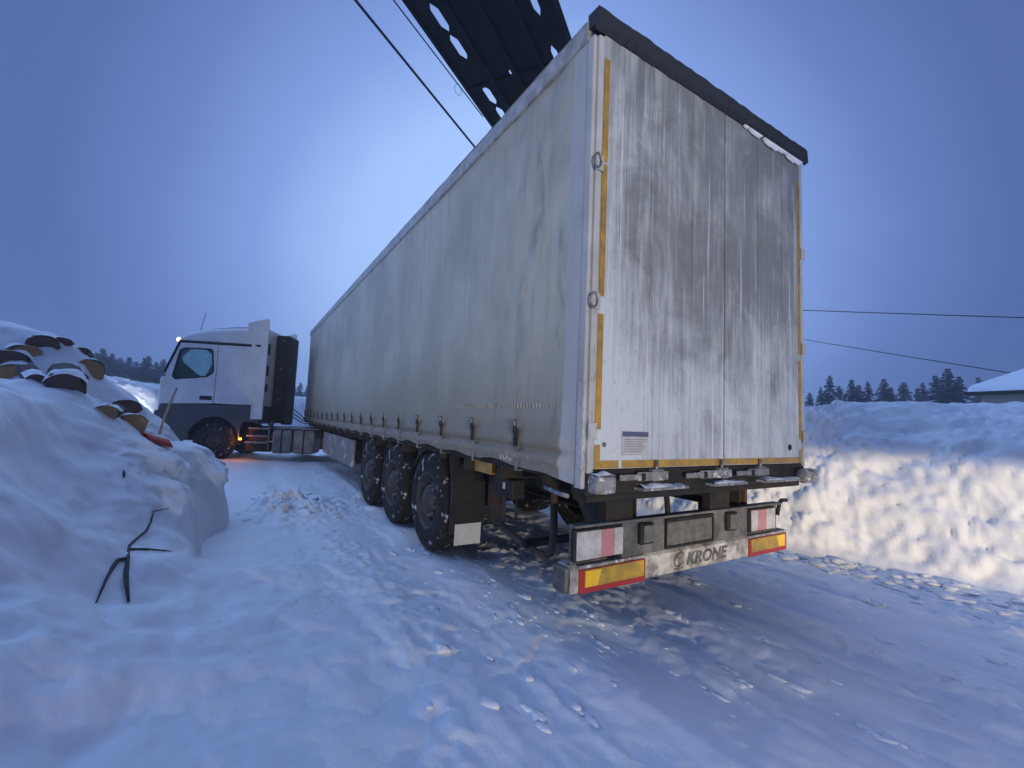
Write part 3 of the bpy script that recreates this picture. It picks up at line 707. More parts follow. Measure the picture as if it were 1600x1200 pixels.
# side panel ahead of the axles, landing legs
for x in (.03, TW-.07):
    box('side_panel', 'sidepanel', TR, x, x+.04, 6.35, 9.75, .42, .92, .01)
    for y in (6.9, 8.0, 9.2): box('panel_bracket', 'chassis', TR, x+.01, x+.03, y-.03, y+.03, .92, 1.06, 0)
for x in (.55, 1.80):
    o = MB().box(x, x+.15, 10.55, 10.70, .30, 1.0).build('landing_leg', 'chassis', TR, bevel=.005)
    MB().box(x-.05, x+.20, 10.48, 10.77, .24, .30).build('leg_foot', 'steel', o, bevel=.01)
# straps and buckles along both sides
for s in (0, 1):
    for k in range(19):
        y = .67+k*.69
        if y > TL-.2: break
        sx = -.055 if s == 0 else TW+.055
        m1 = MB(); w = .019; g = -1 if s == 0 else 1
        def bxx(a, b): return (min(sx+g*a, sx+g*b), max(sx+g*a, sx+g*b))
        m1.box(*bxx(-.004, .0), y-w, y+w, 1.075, 1.37); m1.box(*bxx(-.05, .0), y-w, y+w, 1.068, 1.075)
        o = m1.build('strap', 'steel', TR)
        m2 = MB(); m2.box(*bxx(.0, .016), y-.022, y+.022, 1.24, 1.36); m2.box(*bxx(.010, .028), y-.012, y+.018, 1.33, 1.415); m2.bar((sx+g*.016, y, 1.40), (sx+g*.03, y-.02, 1.43), .018, .01)
        b = m2.build('buckle', 'chassis', o, bevel=.003)
        m3 = MB(); m3.bar((sx+g*.028, y-.004, 1.385), (sx+g*.030, y-.010, 1.425), .024, .012); m3.build('buckle_lever', 'frost', b, bevel=.003)
# row of lacing eyelets along the welded seam
ey = MB()
for k in range(42):
    y = .22+k*.040
    ey.box(-.044, -.032, y-.0025, y+.0025, 1.515, 1.515+random.uniform(.015, .035))
setup(ey.build('seam_stitch', 'grey', TR), kind='stuff')
ck = MB()
for pts in ([(0.88, 1.15), (.86, 1.17), (.84, 1.16), (.85, 1.135), (.875, 1.13), (.86, 1.15)], [(.82, 1.16), (.81, 1.13)], [(.79, 1.13), (.78, 1.16), (.76, 1.155), (.75, 1.13)], [(.73, 1.155), (.72, 1.13), (.70, 1.15)]):
    ck.tube([(-.071, y, z) for y, z in pts], .0035, 5)
ck.build('chalk_mark', 'label', TR)

# ------------------------------------------------------------------ tractor unit (local: +Y forward, -X its left side)
TRK = empty('truck_tractor', (1.21, 12.10, 0), R(67.9), 'white and dark grey truck tractor turned left in front of the trailer', 'truck')
bpy.context.view_layer.update()
skirt = [(2.36, 1.06), (2.36, 1.50), (4.70, 1.44), (4.78, 1.0), (4.74, .62), (4.55, .46), (4.08, .48)]
skirt += [(3.36+.64*math.cos(a), .50+.66*math.sin(a)) for a in np.linspace(R(8), R(172), 16)]
skirt += [(2.70, .92), (2.66, 1.06)]
for x in (-1.20, 1.20):
    plate('lower_skirt', 'cabgrey', TRK, skirt, [], lambda a, b, x=x: (x, a, b), .06, .012)
win = [(4.33, 2.90), (4.22, 2.95), (3.60, 2.96), (3.55, 2.92), (3.49, 2.38), (3.53, 2.30), (3.64, 2.22), (4.40, 2.12), (4.46, 2.18)]
upper = [(3.42, 1.508), (3.42, 3.10), (4.36, 3.10), (4.62, 2.35), (4.72, 1.448)]
slp = [(2.36, 1.508), (2.36, 3.10), (3.405, 3.10), (3.405, 1.508)]
for s in (-1, 1):
    x = 1.20*s
    d = plate('cab_door', 'cab', TRK, upper, [win], lambda a, b, x=x: (x, a, b), .06, .012)
    plate('door_window', 'glass', d, [(3.36+(a-3.36)*1.0, b) for a, b in win], [], lambda a, b, x=x: (x*.995, a, b), .006)
    fr = MB(); fr.tube([(x*1.026, a, b) for a, b in win+win[:1]], .022, 6); fr.build('window_frame', 'black', d, smooth=True)
    hd = MB(); hd.box(min(x*1.02, x*1.04), max(x*1.02, x*1.04), 3.46, 3.76, 1.59, 1.70); hd.build('door_handle', 'black', d, bevel=.02, seg=3)
    plate('sleeper_panel', 'cab', TRK, slp, [], lambda a, b, x=x: (x, a, b), .06, .012)
    tr = MB(); tr.prism([(2.36, 3.10), (4.42, 3.10), (4.38, 3.17), (2.36, 3.17)], min(x*.97, x*1.03), max(x*.97, x*1.03), lambda a, b, h: (h, a, b)); tr.build('roof_trim', 'black', TRK, bevel=.01)
    ap = MB(); ap.bar((x*1.01, 4.37, 3.10), (x*1.01, 4.66, 2.30), .05, .07); ap.build('door_pillar', 'black', TRK, bevel=.01)
    mr = MB(); mr.bar((x*1.03, 4.38, 2.98), (x*1.14, 4.50, 3.02), .04, .05); mr.box(min(x*1.12, x*1.20), max(x*1.12, x*1.20), 4.46, 4.56, 2.55, 3.04)
    if s > 0: mr.build('side_mirror', 'black', TRK, bevel=.02)
# roof shell
secs = [(4.42, 3.13, 3.16), (4.36, 3.17, 3.28), (4.18, 3.17, 3.43), (3.9, 3.17, 3.54), (3.5, 3.17, 3.62), (3.0, 3.17, 3.68), (2.55, 3.17, 3.70), (2.36, 3.17, 3.69)]
A = np.linspace(0, math.pi, 25); Xr, Yr, Zr = [], [], []
for y, z0, z1 in secs:
    ca, sa = np.cos(A), np.sin(A)
    Xr.append(1.22*np.sign(ca)*np.abs(ca)**.35); Yr.append(np.full(25, y)); Zr.append(z0+(z1-z0)*np.abs(sa)**.45)
link_mesh('roof_shell', grid_mesh('roof_shell', np.array(Xr), np.array(Yr), np.array(Zr)), 'cab', TRK)
sx_ = np.linspace(-1.02, 1.02, 40); sy_ = np.linspace(2.45, 4.15, 50); SX, SY = np.meshgrid(sx_, sy_, indexing='ij')
zr = np.interp(SY, [2.36, 2.55, 3.0, 3.5, 3.9, 4.18, 4.36], [3.69, 3.70, 3.68, 3.62, 3.54, 3.43, 3.28])
edge = np.minimum(sstep(0, .2, 1.02-np.abs(SX)), np.minimum(sstep(0, .2, SY-2.45), sstep(0, .3, 4.15-SY)))
link_mesh('roof_snow', grid_mesh('roof_snow', SX, SY, zr-.03+edge*(.06+.02*fbm(SX*3, SY*3, 1, 3))), 'snow', TRK)
# front
f1 = MB(); f1.quad((-1.17, 4.68, 2.18), (1.17, 4.68, 2.18), (1.17, 4.40, 3.14), (-1.17, 4.40, 3.14)); f1.build('windshield', 'glass', TRK)
f2 = MB(); f2.box(-1.20, 1.20, 4.66, 4.78, 1.30, 2.17); f2.build('front_panel', 'cab', TRK, bevel=.05, seg=3)
for z in (1.45, 1.65, 1.85): box('grille_slat', 'black', TRK, -.8, .8, 4.781, 4.80, z, z+.12, .01)
f3 = MB(); f3.box(-1.22, 1.22, 4.55, 4.86, .42, 1.29); f3.build('front_bumper', 'cabgrey', TRK, bevel=.08, seg=3)
for x in (-.95, .95):
    box('headlamp', 'head_on', TRK, x-.18, x+.18, 4.855, 4.872, .72, .90, .02)
    spot('truck_headlamp_beam', TRK.matrix_world @ Vector((x, 4.95, .85)), TRK.matrix_world @ Vector((x, 10.0, 1.15)), 330, 95, .5, (.93, .97, 1.0), parent=TRK)
MB().lathe([(-.02, 0), (-.02, .05), (.03, .05), (.05, .0)], (-1.13, 4.45, 3.19), (0, 1, .3), 12).build('marker_lamp', 'white_on', TRK, smooth=True)
MB().tube([(-.95, 4.05, 3.42), (-.98, 3.93, 4.0)], .008, 6).build('antenna', 'black', TRK)
# back wall and gear
box('back_wall', 'cab', TRK, -1.19, 1.19, 2.32, 2.38, 1.5, 3.66, .02)
box('back_wall_base', 'cabgrey', TRK, -1.19, 1.19, 2.30, 2.36, 1.0, 1.498, .01)
box('cab_floor', 'black', TRK, -1.16, 1.16, 2.4, 4.65, 1.28, 1.34, 0)
for z, h in ((2.95, .32), (2.35, .30), (1.9, .22)): box('vent_panel', 'cabgrey', TRK, -.95, -.66, 2.30, 2.318, z, z+h, .01)
st = MB(); st.box(-.28, .55, 1.92, 2.298, 1.02, 3.62); st.build('air_intake_stack', 'black', TRK, bevel=.04)
st2 = MB(); st2.box(.58, .86, 2.02, 2.298, .95, 3.60); st2.build('gear_cabinet', 'chassis', TRK, bevel=.04)
for z in (3.45, 2.6, 1.7): MB().bar((-.42, 2.08, z), (-.27, 2.08, z), .03).build('stack_bracket', 'frost', TRK)
# side deflectors
for s in (-1, 1):
    dfl = MB(); x = 1.235*s
    dfl.prism([(2.17, 1.13), (2.46, 1.13), (2.48, 2.4), (2.62, 3.30), (2.74, 3.66), (2.74, 3.76), (2.26, 3.92), (2.20, 3.88)], x-.025, x+.025, lambda a, b, h: (h-.06*s*max(0, (b-2.9)), a, b))
    dfl.build('side_deflector', 'cab', TRK, bevel=.012)
# interior: seats, wheel, dashboard
for x in (-.68, .68):
    o = MB().box(x-.26, x+.26, 3.0, 3.55, 1.55, 1.75).build('seat', 'cloth', TRK, bevel=.05)
    MB().box(x-.25, x+.25, 2.95, 3.08, 1.75, 2.42).build('seat_back', 'cloth', o, bevel=.05); MB().box(x-.14, x+.14, 2.96, 3.06, 2.44, 2.68).build('headrest', 'cloth', o, bevel=.04)
box('dashboard', 'black', TRK, -1.1, 1.1, 4.15, 4.62, 1.5, 2.16, .06)
MB().tube([(-.68+.22*math.cos(a), 3.98+.12*math.sin(a), 2.08+.18*math.sin(a)) for a in np.linspace(0, 2*math.pi, 20)], .018, 6).build('steering_wheel', 'black', TRK, smooth=True)
# chassis of tractor
for x in (-.42, .34): box('frame_rail', 'chassis', TRK, x, x+.08, -1.3, 4.4, .62, .90, .005)
box('rear_crossmember', 'chassis', TRK, -.42, .42, -1.3, -1.22, .62, .90, .005)
MB().lathe([(0, .45), (.05, .48), (.09, .48), (.09, .05)], (0, 0, .945), (0, 0, 1), 28).build('coupling_plate', 'steel', TRK)
box('coupling_base', 'chassis', TRK, -.5, .5, -.25, .25, .90, .955, .01)
cw = box('catwalk', 'frost', TRK, -1.0, .9, .75, 1.95, .885, .915, .005)
for i, (y0, y1) in enumerate(((.80, 1.36), (1.40, 1.90))):
    o = box('fuel_tank', 'tank', TRK, -1.18, -.50, y0, y1, .22, .86, .06); box('tank_strap', 'black', o, -1.19, -.49, (y0+y1)/2-.02, (y0+y1)/2+.02, .215, .865, .01)
box('fuel_tank', 'tank', TRK, .50, 1.18, .8, 1.9, .22, .86, .06)
for z, x in ((.88, -1.0), (.68, -1.08), (.50, -1.15)):
    o = box('step', 'frost', TRK, x-.10, x+.25, 1.98, 2.55, z-.02, z+.02, .006)
MB().tube([(-1.12, 1.99, .30), (-1.12, 2.0, .98), (-1.0, 1.97, 1.10)], .02, 8).build('step_rail', 'steel', TRK, smooth=True)
box('battery_box', 'chassis', TRK, -1.02, -.5, 1.99, 2.62, .24, .47, .02)
box('step_bracket', 'chassis', TRK, -.93, -.5, 2.0, 2.6, .53, .86, .01)
am = MB().box(-1.20, -1.165, 2.66, 2.72, .56, .61).build('side_marker_lamp', 'amber_on', TRK, bevel=.008)
pl_ = bpy.data.lights.new('side_marker_glow', 'POINT'); pl_.energy = 4.5; pl_.color = (1, .33, .05); pl_.shadow_soft_size = .03
plo = bpy.data.objects.new('side_marker_glow', pl_); COL.objects.link(plo); plo.parent = TRK; plo.location = (-1.27, 2.69, .585)
fm = MB()
pts = [(3.36+.60*math.cos(a), .50+.60*math.sin(a)) for a in np.linspace(R(2), R(185), 16)]
fm.prism(pts+[(a*1.0, b-.02) for a, b in reversed(pts)], -1.17, -.72, lambda a, b, h: (h, a, b)); fm.build('wheel_arch', 'black', TRK)
for s in (-1, 1):
    make_wheel(TRK, (1.02*s, 3.36, .515), r=.515, w=.32, sgn=s); make_wheel(TRK, (1.0*s, -.35, .515), r=.515, w=.36, sgn=s); make_wheel(TRK, (.64*s, -.35, .515), r=.515, w=.32, sgn=s)
MB().tube([(-.85, 3.36, .5), (.85, 3.36, .5)], .06, 10).build('front_axle', 'chassis', TRK); MB().tube([(-.9, -.35, .515), (.9, -.35, .515)], .09, 10).build('drive_axle', 'chassis', TRK)
for k in range(3):
    MB().tube([(-.1+.15*k, 1.9, 1.3+.1*k), (-.05+.12*k, 1.4, 1.02+.05*k), (.0+.1*k, .9, 1.1), (.1*k, .4, 1.05)], .016, 6).build('air_line', 'cable', TRK, smooth=True)

# driver (one continuous skinned body)
def person(loc, rz):
    j = {'pelvis': ((0, 0, 0), .16), 'chest': ((0, .02, .30), .19), 'neckb': ((0, .04, .50), .085), 'neck': ((0, .07, .58), .065), 'head': ((0, .09, .68), .10), 'crown': ((0, .085, .78), .085), 'nose': ((0, .20, .685), .03),
         'sl': ((-.20, .02, .44), .075), 'el': ((-.26, .20, .22), .055), 'wl': ((-.18, .42, .28), .04), 'hl': ((-.15, .50, .33), .035),
         'sr': ((.20, .02, .44), .075), 'er': ((.26, .20, .22), .055), 'wr': ((.18, .42, .28), .04), 'hr': ((.15, .50, .33), .035),
         'hpl': ((-.10, .06, -.02), .11), 'kl': ((-.13, .48, .06), .075), 'al': ((-.13, .60, -.34), .05), 'fl': ((-.13, .74, -.38), .04),
         'hpr': ((.10, .06, -.02), .11), 'kr': ((.13, .48, .06), .075), 'ar': ((.13, .60, -.34), .05), 'fr': ((.13, .74, -.38), .04)}
    e = [('pelvis', 'chest'), ('chest', 'neckb'), ('neckb', 'neck'), ('neck', 'head'), ('head', 'crown'), ('head', 'nose'), ('neckb', 'sl'), ('sl', 'el'), ('el', 'wl'), ('wl', 'hl'), ('neckb', 'sr'), ('sr', 'er'), ('er', 'wr'), ('wr', 'hr'),
         ('pelvis', 'hpl'), ('hpl', 'kl'), ('kl', 'al'), ('al', 'fl'), ('pelvis', 'hpr'), ('hpr', 'kr'), ('kr', 'ar'), ('ar', 'fr')]
    ks = list(j); me = bpy.data.meshes.new('person'); me.from_pydata([j[k][0] for k in ks], [(ks.index(a), ks.index(b)) for a, b in e], [])
    o = bpy.data.objects.new('person', me); COL.objects.link(o); me.materials.append(MT['cloth'])
    sk = o.modifiers.new('skin', 'SKIN'); sk.use_smooth_shade = True
    for i, k in enumerate(ks): me.skin_vertices[0].data[i].radius = (j[k][1], j[k][1]); me.skin_vertices[0].data[i].use_root = (k == 'pelvis')
    o.modifiers.new('sub', 'SUBSURF').levels = 2; o.modifiers['sub'].render_levels = 2
    o.location = loc; o.rotation_euler = (0, 0, rz)
    return o
dp = person(TRK.matrix_world @ Vector((-.68, 3.20, 1.90)), R(67.9))
setup(dp, 'driver in dark clothes seated behind the cab side window', 'person')

# ------------------------------------------------------------------ overhead gantry beam, its cables and legs
A0 = Vector((-.05, 4.57, 8.0)); DA = Vector((.819, .573, 0)).normalized(); DBv = Vector((DA.y, -DA.x, 0))
def gb(a, b, z=0.0): return tuple(A0+DA*a+DBv*b+Vector((0, 0, z)))
GB = empty('gantry_beam', gb(0, 1.1), 0, 'dark perforated steel gantry beam overhead behind the trailer', 'crane beam')
def part_gb(mb, name, mat, **k):
    mb.v = [tuple(Vector(v)-GB.location) for v in mb.v]; return mb.build(name, mat, GB, **k)
def gplate(a0, a1, b0, b1, holes, z=0, th=.04):
    plate('perforated_plate', 'girder', GB, [(a0, b0), (a1, b0), (a1, b1), (a0, b1)], holes, lambda a, b: tuple(Vector(gb(a, b, z))-GB.location), th)
def hexh(a, b, la, wb): return [(a-la, b), (a-la*.55, b-wb), (a+la*.55, b-wb), (a+la, b), (a+la*.55, b+wb), (a-la*.55, b+wb)]
AL, AH = -11.0, 14.5
seg = 1.24
a = AL; i = 0
openL = lambda c: not (1.6 < c < 2.1)
while a < AH-.1:
    hs = [hexh(a+.31, .36, .30, .075)] if openL(a+.31) else []
    if openL(a+.93): hs.append(hexh(a+.93, .36, .30, .075))
    gplate(a, a+seg, 0, .62, hs)
    hs = [hexh(a+.55, 1.92, .34, .055)]
    gplate(a, a+seg, 1.70, 2.22, hs)
    gplate(a, a+seg, .62, 1.70, [hexh(a+.55, 1.02, .10, .05)] if i % 2 == 0 else [])
    a += seg; i += 1
for b in (0.03, 2.19):
    part_gb(MB().bar(gb(AL, b, .07), gb(AH, b, .07), .06, .26), 'edge_beam', 'girder')
for b in (.62, 1.1, 1.62):
    part_gb(MB().bar(gb(AL, b, -.05), gb(AH, b, -.05), .09, .07), 'stiffener', 'girder')
for a in np.arange(AL+.6, AH, 2.48):
    part_gb(MB().bar(gb(a, .0, -.04), gb(a, 2.22, -.04), .08, .05), 'cross_tie', 'girder')
for k in range(9):
    a = 1.3+.42*k
    part_gb(MB().lathe([(0, 0), (.0, .035), (.06, .03), (.07, 0)], gb(a, 1.95+.02*random.random(), .03), (0, 0, 1), 8), 'bolt_head', 'girder')
for a in (AL+.8, AH-.8):
    for b in (.2, 2.0):
        part_gb(MB().tube([gb(a, b, -.08), gb(a, b+(.5 if b > 1 else -.5), -8.0)], .13, 10), 'support_leg', 'girder')
    part_gb(MB().bar(gb(a, -1.1, -.12), gb(a, 2.4, -.12), .12, .12), 'cross_arm', 'girder')
def cable(p0, p1, r, sag, label, grp, n=40):
    p0, p1 = Vector(p0), Vector(p1)
    pts = [p0.lerp(p1, t)-Vector((0, 0, sag*4*t*(1-t))) for t in np.linspace(0, 1, n)]
    o = MB().tube(pts, r, 8).build('cable', 'cable', None, smooth=True); return setup(o, label, 'cable', grp)
cable(gb(AL+.8, -.65, -.06), gb(AH-.8, -.70, -.06), .017, .02, 'thicker black cable hanging beside the overhead beam, left of the pair', 'cables beside the beam')
cable(gb(AL+.8, -.70, .0), gb(AH-.8, -.76, .0), .010, .04, 'slim black cable wound close along the thicker overhead cable', 'cables beside the beam')
cable(gb(AL+.8, -.42, -.02), gb(2.9, -.10, .05), .011, .03, 'thin black cable running up to the edge of the overhead beam', 'cables beside the beam')
lp = [gb(1.9+.12*math.sin(t), -.10-.03*(1-math.cos(t)), -.07*(1-math.cos(t))) for t in np.linspace(0, 2*math.pi, 16)]
setup(MB().tube(lp, .004, 6).build('wire_loop', 'cable', None, smooth=True), 'small wire loop hanging at the edge of the overhead beam', 'wire')

# ------------------------------------------------------------------ logs in the pile
def ray(px, py, D):
    d = _f+_r2*((px-800)/FPX)+_u2*((600-py)/FPX); t = D/math.hypot(d.x, d.y); return Vector(CAM)+d*t
from mathutils.bvhtree import BVHTree
_bb = bpy.data.objects['snow_bank'].data
BVH = BVHTree.FromPolygons([v.co.copy() for v in _bb.vertices], [tuple(p_.vertices) for p_ in _bb.polygons])
def on_bank(px, py, lift):
    """where the pixel's ray meets the snow of the left bank, or the ground in front of it"""
    d = (_f+_r2*((px-800)/FPX)+_u2*((600-py)/FPX)).normalized(); c = Vector(CAM)
    hit = BVH.ray_cast(c, d)[0]
    dist = (hit-c).length if hit else 1e9
    D = np.arange(2.0, 12, .01); X, Y, Z = c.x+d.x*D, c.y+d.y*D, c.z+d.z*D
    g = np.nonzero(Z < ground_h(X, Y))[0]
    if len(g): dist = min(dist, D[g[0]])
    return c+d*(min(dist, 9.0)-lift)
def log(px, py, D, r, az, el, label, n=9, sx=1.0, L=.7, cap=True, face='cut'):
    """pixel gives the direction; the pile surface the distance; az/el: direction the cut end faces"""
    c = on_bank(px, py, 0.0); d = Vector((math.sin(az)*math.cos(el), math.cos(az)*math.cos(el), math.sin(el)))
    c = c+d*.01; r = r*.9
    root = empty('log', c, 0, label, 'log', 'logs poking out of the snow')
    n = n+6; ph = random.random()*6
    rs = [r*(1+.10*math.sin(2*t_+ph)+.05*math.sin(5*t_+2*ph)+random.uniform(-.03, .03)) for t_ in [2*math.pi*i_/n for i_ in range(n)]]
    up = Vector((0, 0, 1)); a = d.cross(up).normalized(); b = a.cross(d)
    ring = lambda t, k: [tuple(d*t+(a*math.cos(ph+2*math.pi*i/n)*sx+b*math.sin(ph+2*math.pi*i/n))*rs[i]*k) for i in range(n)]
    m = MB(); m.v = ring(-L, 1.06)+ring(-L*.5, 1.03)+ring(0, 1.0)
    for q in (0, 1):
        for i in range(n): m.f.append((q*n+i, q*n+(i+1) % n, q*n+n+(i+1) % n, q*n+n+i))
    m.f.append(tuple(reversed(range(n)))); m.build('bark', 'bark', root)
    m = MB(); m.v = ring(-.002, .985)+ring(.012, .93); m.f = [tuple(range(n, 2*n))]+[(i, (i+1) % n, n+(i+1) % n, n+i) for i in range(n)]
    m.build('cut_face', face, root)
    NU, NV = 14, 9                                  # snow lying along the top of the log
    U_, V_ = np.meshgrid(np.linspace(-1, 1, NU), np.linspace(0, 1, NV), indexing='ij')
    ed = np.clip(1-np.abs(U_)**3, 0, 1)*np.clip(np.sin(np.clip(V_*1.05+.0, 0, 1)*math.pi*.92+.2), 0, 1)
    nz_ = fbm(U_*1.5+c.x*9, V_*1.5+c.y*9, 3, 2)
    sd_, fw_, hh_ = U_*r*sx*1.02, -.34*V_+.025, r*(np.sqrt(np.clip(1-(U_*.92)**2, 0, 1))*.92-.06)+ed*r*(.42+.25*nz_)
    P_ = [np.array(d[i_])*fw_+np.array(a[i_])*sd_+np.array(b[i_])*hh_ for i_ in range(3)]
    link_mesh('snow_cap', grid_mesh('snow_cap', *P_), 'snow', root)
    return root
TAU = 2*math.pi
log(38, 560, 6.55, .17, R(150), R(10), 'large log with wide tan cut end at left edge of snowy pile', 7, 1.1)
log(14, 572, 6.7, .20, R(172), R(0), 'dark log beside the large tan one at the photo edge', 8, 1.0, face='darkcut')
log(27, 585, 6.45, .13, R(165), R(-5), 'log with long low tan end under the large tan log', 8, 1.5)
log(68, 538, 6.9, .12, R(158), R(0), 'dark reddish log end high on the snowy pile', 7, 1.2, face='darkcut')
log(98, 534, 7.1, .06, R(170), R(0), 'small dark log tip at the crest of the snowy pile', 7, 1.5, face='darkcut')
log(129, 549, 7.0, .055, R(170), R(0), 'tiny dark stub lower along the crest of the pile', 7, 1.5, face='darkcut')
log(141, 578, 6.7, .15, R(160), R(12), 'log with squarish light brown cut end near pile shoulder', 6, 1.0)
log(102, 606, 6.35, .15, R(166), R(-10), 'thick dark round log end low in the pile hollow', 9, 1.1, face='darkcut')
log(121, 593, 6.6, .09, R(150), R(0), 'short dark log wedged beside the squarish brown end', 7, 1.2, face='darkcut')
log(57, 595, 6.35, .075, R(158), R(-10), 'small grey stub below the large tan log', 7, 1.1, face='darkcut')
log(197, 637, 6.6, .11, R(150), R(20), 'snow-capped reddish log end at the foot of the pile', 6, 1.5, face='darkcut')
log(166, 646, 6.3, .09, R(175), R(0), 'small grey brown log end left of the snow-capped one', 6, 1.2)
log(206, 664, 6.35, .12, R(150), R(15), 'lowest log with wedge-shaped brown cut end', 5, 1.3)

# branch in the bank
BR = empty('branch', on_bank(201, 940, .0), 0, 'dark forked branch frozen into the near snow bank', 'branch')
def br(pts, rs, name):
    P = [on_bank(x, y, .016+(.03 if y > 905 and x > 190 else 0))-BR.location for x, y in pts]
    MB().tube(P, rs, 7).build(name, 'twig', BR, smooth=True)
br([(264, 794), (240, 799), (236, 815), (228, 830), (212, 843), (202, 852), (200, 870), (197, 895), (198, 915), (201, 940)], [.003, .005, .007, .009, .009, .008, .011, .015, .013, .008], 'stem')
br([(197, 872), (184, 875), (176, 886), (166, 905), (150, 942)], [.010, .014, .013, .009, .004], 'twig')
br([(202, 858), (228, 858), (268, 861)], [.008, .009, .003], 'twig')
setup(MB().tube([on_bank(193, 735, .0), on_bank(194, 741, .004), on_bank(193, 747, .0)], [.006, .012, .005], 7).build('bark_chip', 'twig', None, smooth=True), 'small dark bark chip on the upper snow bank face', 'bark chip')

# shovel
_sp = on_bank(243, 693, 0.0); SD = math.hypot(_sp.x-CAM[0], _sp.y-CAM[1])
SH = empty('snow_shovel', _sp, 0, 'red snow shovel standing in the snow in front of the cab', 'shovel')
rel = lambda px, py, D: tuple(ray(px, py, D)-SH.location)
MB().tube([rel(276, 606, SD+.10), rel(257, 652, SD+.03), rel(249, 678, SD)], .012, 8).build('handle', 'handle', SH, smooth=True)
sm_ = MB(); nU, nV = 8, 6
cpt = Vector(rel(243, 688, SD+.03))
for i in range(nU+1):
    for k in range(nV+1):
        u = i/nU-.5; v = k/nV-.5
        p = cpt+_r2*(u*.20-.02)+Vector((0, 0, 1))*(-v*.10-.02-.10*max(0, u-.25))+_f*(v*.30)+Vector((0, 0, .07*(1-4*u*u)))
        sm_.v.append(tuple(p))
for i in range(nU):
    for k in range(nV): q0 = i*(nV+1)+k; sm_.f.append((q0, q0+1, q0+nV+2, q0+nV+1))
bl = sm_.build('blade', 'shovel', SH, smooth=True); so = bl.modifiers.new('s', 'SOLIDIFY'); so.thickness = .012

# ------------------------------------------------------------------ trees, house, power lines
def fir_mesh(seed, H, Rb):
    rn = random.Random(seed); m = MB(); n = int(H*3.2)
    for k in range(n):
        t = k/n; z = H*(.06+.93*t); L = Rb*(1-t)**.85*rn.uniform(.7, 1.12)+.12
        for q in range(rn.randint(6, 9)):
            a = rn.random()*TAU; ll = L*rn.uniform(.65, 1.15); dr = rn.uniform(.15, .45)
            ca, sa = math.cos(a), math.sin(a)
            for w in range(5):
                f0 = w/5*.95; f1 = min(1, f0+.33); x0, x1 = ll*f0, ll*f1
                for sgn in (-1, 1):
                    sp = .34*ll*(1-f0*.6)*rn.uniform(.6, 1.2)+.08; j = rn.uniform(-.10, .10)
                    p0 = (ca*x0, sa*x0, z-dr*x0*.9); p1 = (ca*x1, sa*x1, z-dr*x1*.9+j)
                    p2 = (ca*(x0+x1)/2-sa*sp*sgn, sa*(x0+x1)/2+ca*sp*sgn, z-dr*x0-rn.uniform(.05, .30))
                    m.quad(p0, p1, p2)
    return m.mesh('crown')
FIR = [(fir_mesh(s, 10, r), 10) for s, r in ((1, 2.9), (2, 2.4), (3, 3.2), (4, 2.7))]
for me_, _h in FIR: me_.materials.append(MT['fir'])
tm = MB().tube([(0, 0, 0), (.03, .02, 4), (0, 0, 9.6)], [.20, .13, .02], 8).mesh('trunk'); tm.materials.append(MT['trunk'])
def fir(px, top_py, D, v, wid, label, group):
    p = ray(px, top_py, D); H = p.z
    root = empty('fir_tree', (p.x, p.y, 0), random.random()*TAU, label, 'tree', group)
    s = H/10
    for nm, me_ in (('crown', FIR[v][0]), ('trunk', tm)):
        o = bpy.data.objects.new(nm, me_); COL.objects.link(o); o.parent = root; o.scale = (s*wid, s*wid, s)
ORD = ['first', 'second', 'third', 'fourth', 'fifth', 'sixth', 'seventh', 'eighth', 'ninth', 'tenth', 'eleventh', 'twelfth', 'thirteenth', 'fourteenth', 'fifteenth', 'sixteenth']
right = [(1268, 616, 84), (1284, 606, 88), (1298, 588, 80), (1313, 606, 84), (1329, 593, 80), (1341, 604, 84), (1355, 596, 80), (1378, 592, 82), (1393, 606, 86), (1409, 596, 80), (1432, 606, 84), (1444, 600, 82), (1462, 586, 78), (1480, 579, 76), (1497, 588, 80), (1527, 592, 110)]
for i, (px, py, D) in enumerate(right):
    lb_ = '%s dark fir counted rightwards from the trailer, beyond the lit bank' % ORD[i]
    if i == 13: lb_ = 'tallest dark fir in the row, just left of the house roof'
    if i == 15: lb_ = 'pale distant fir peeking out over the snowy house roof'
    fir(px+random.uniform(-3, 3), py-5+random.uniform(-3, 4), D*.8, (i*7+i//3) % 4, random.uniform(.85, 1.35), lb_, 'firs beyond the right bank')
left = [(152, 548, 70), (163, 541, 72), (176, 549, 68), (190, 556, 70), (203, 555, 70), (214, 562, 74), (227, 556, 70), (232, 553, 70), (245, 563, 72), (256, 558, 70), (268, 562, 72), (284, 560, 74)]
for i, (px, py, D) in enumerate(left):
    fir(px, py, D, (i*3+1) % 4, random.uniform(1.1, 1.5), '%s hazy fir from the log pile towards the truck cab' % ORD[i], 'hazy firs behind the log pile')
for i, px in enumerate((452, 461, 470, 480)):
    fir(px, 596+i % 2*5, 95, i, 1.2, '%s faint fir from the left in the gap between cab and trailer' % ORD[i], 'faint firs in the gap')

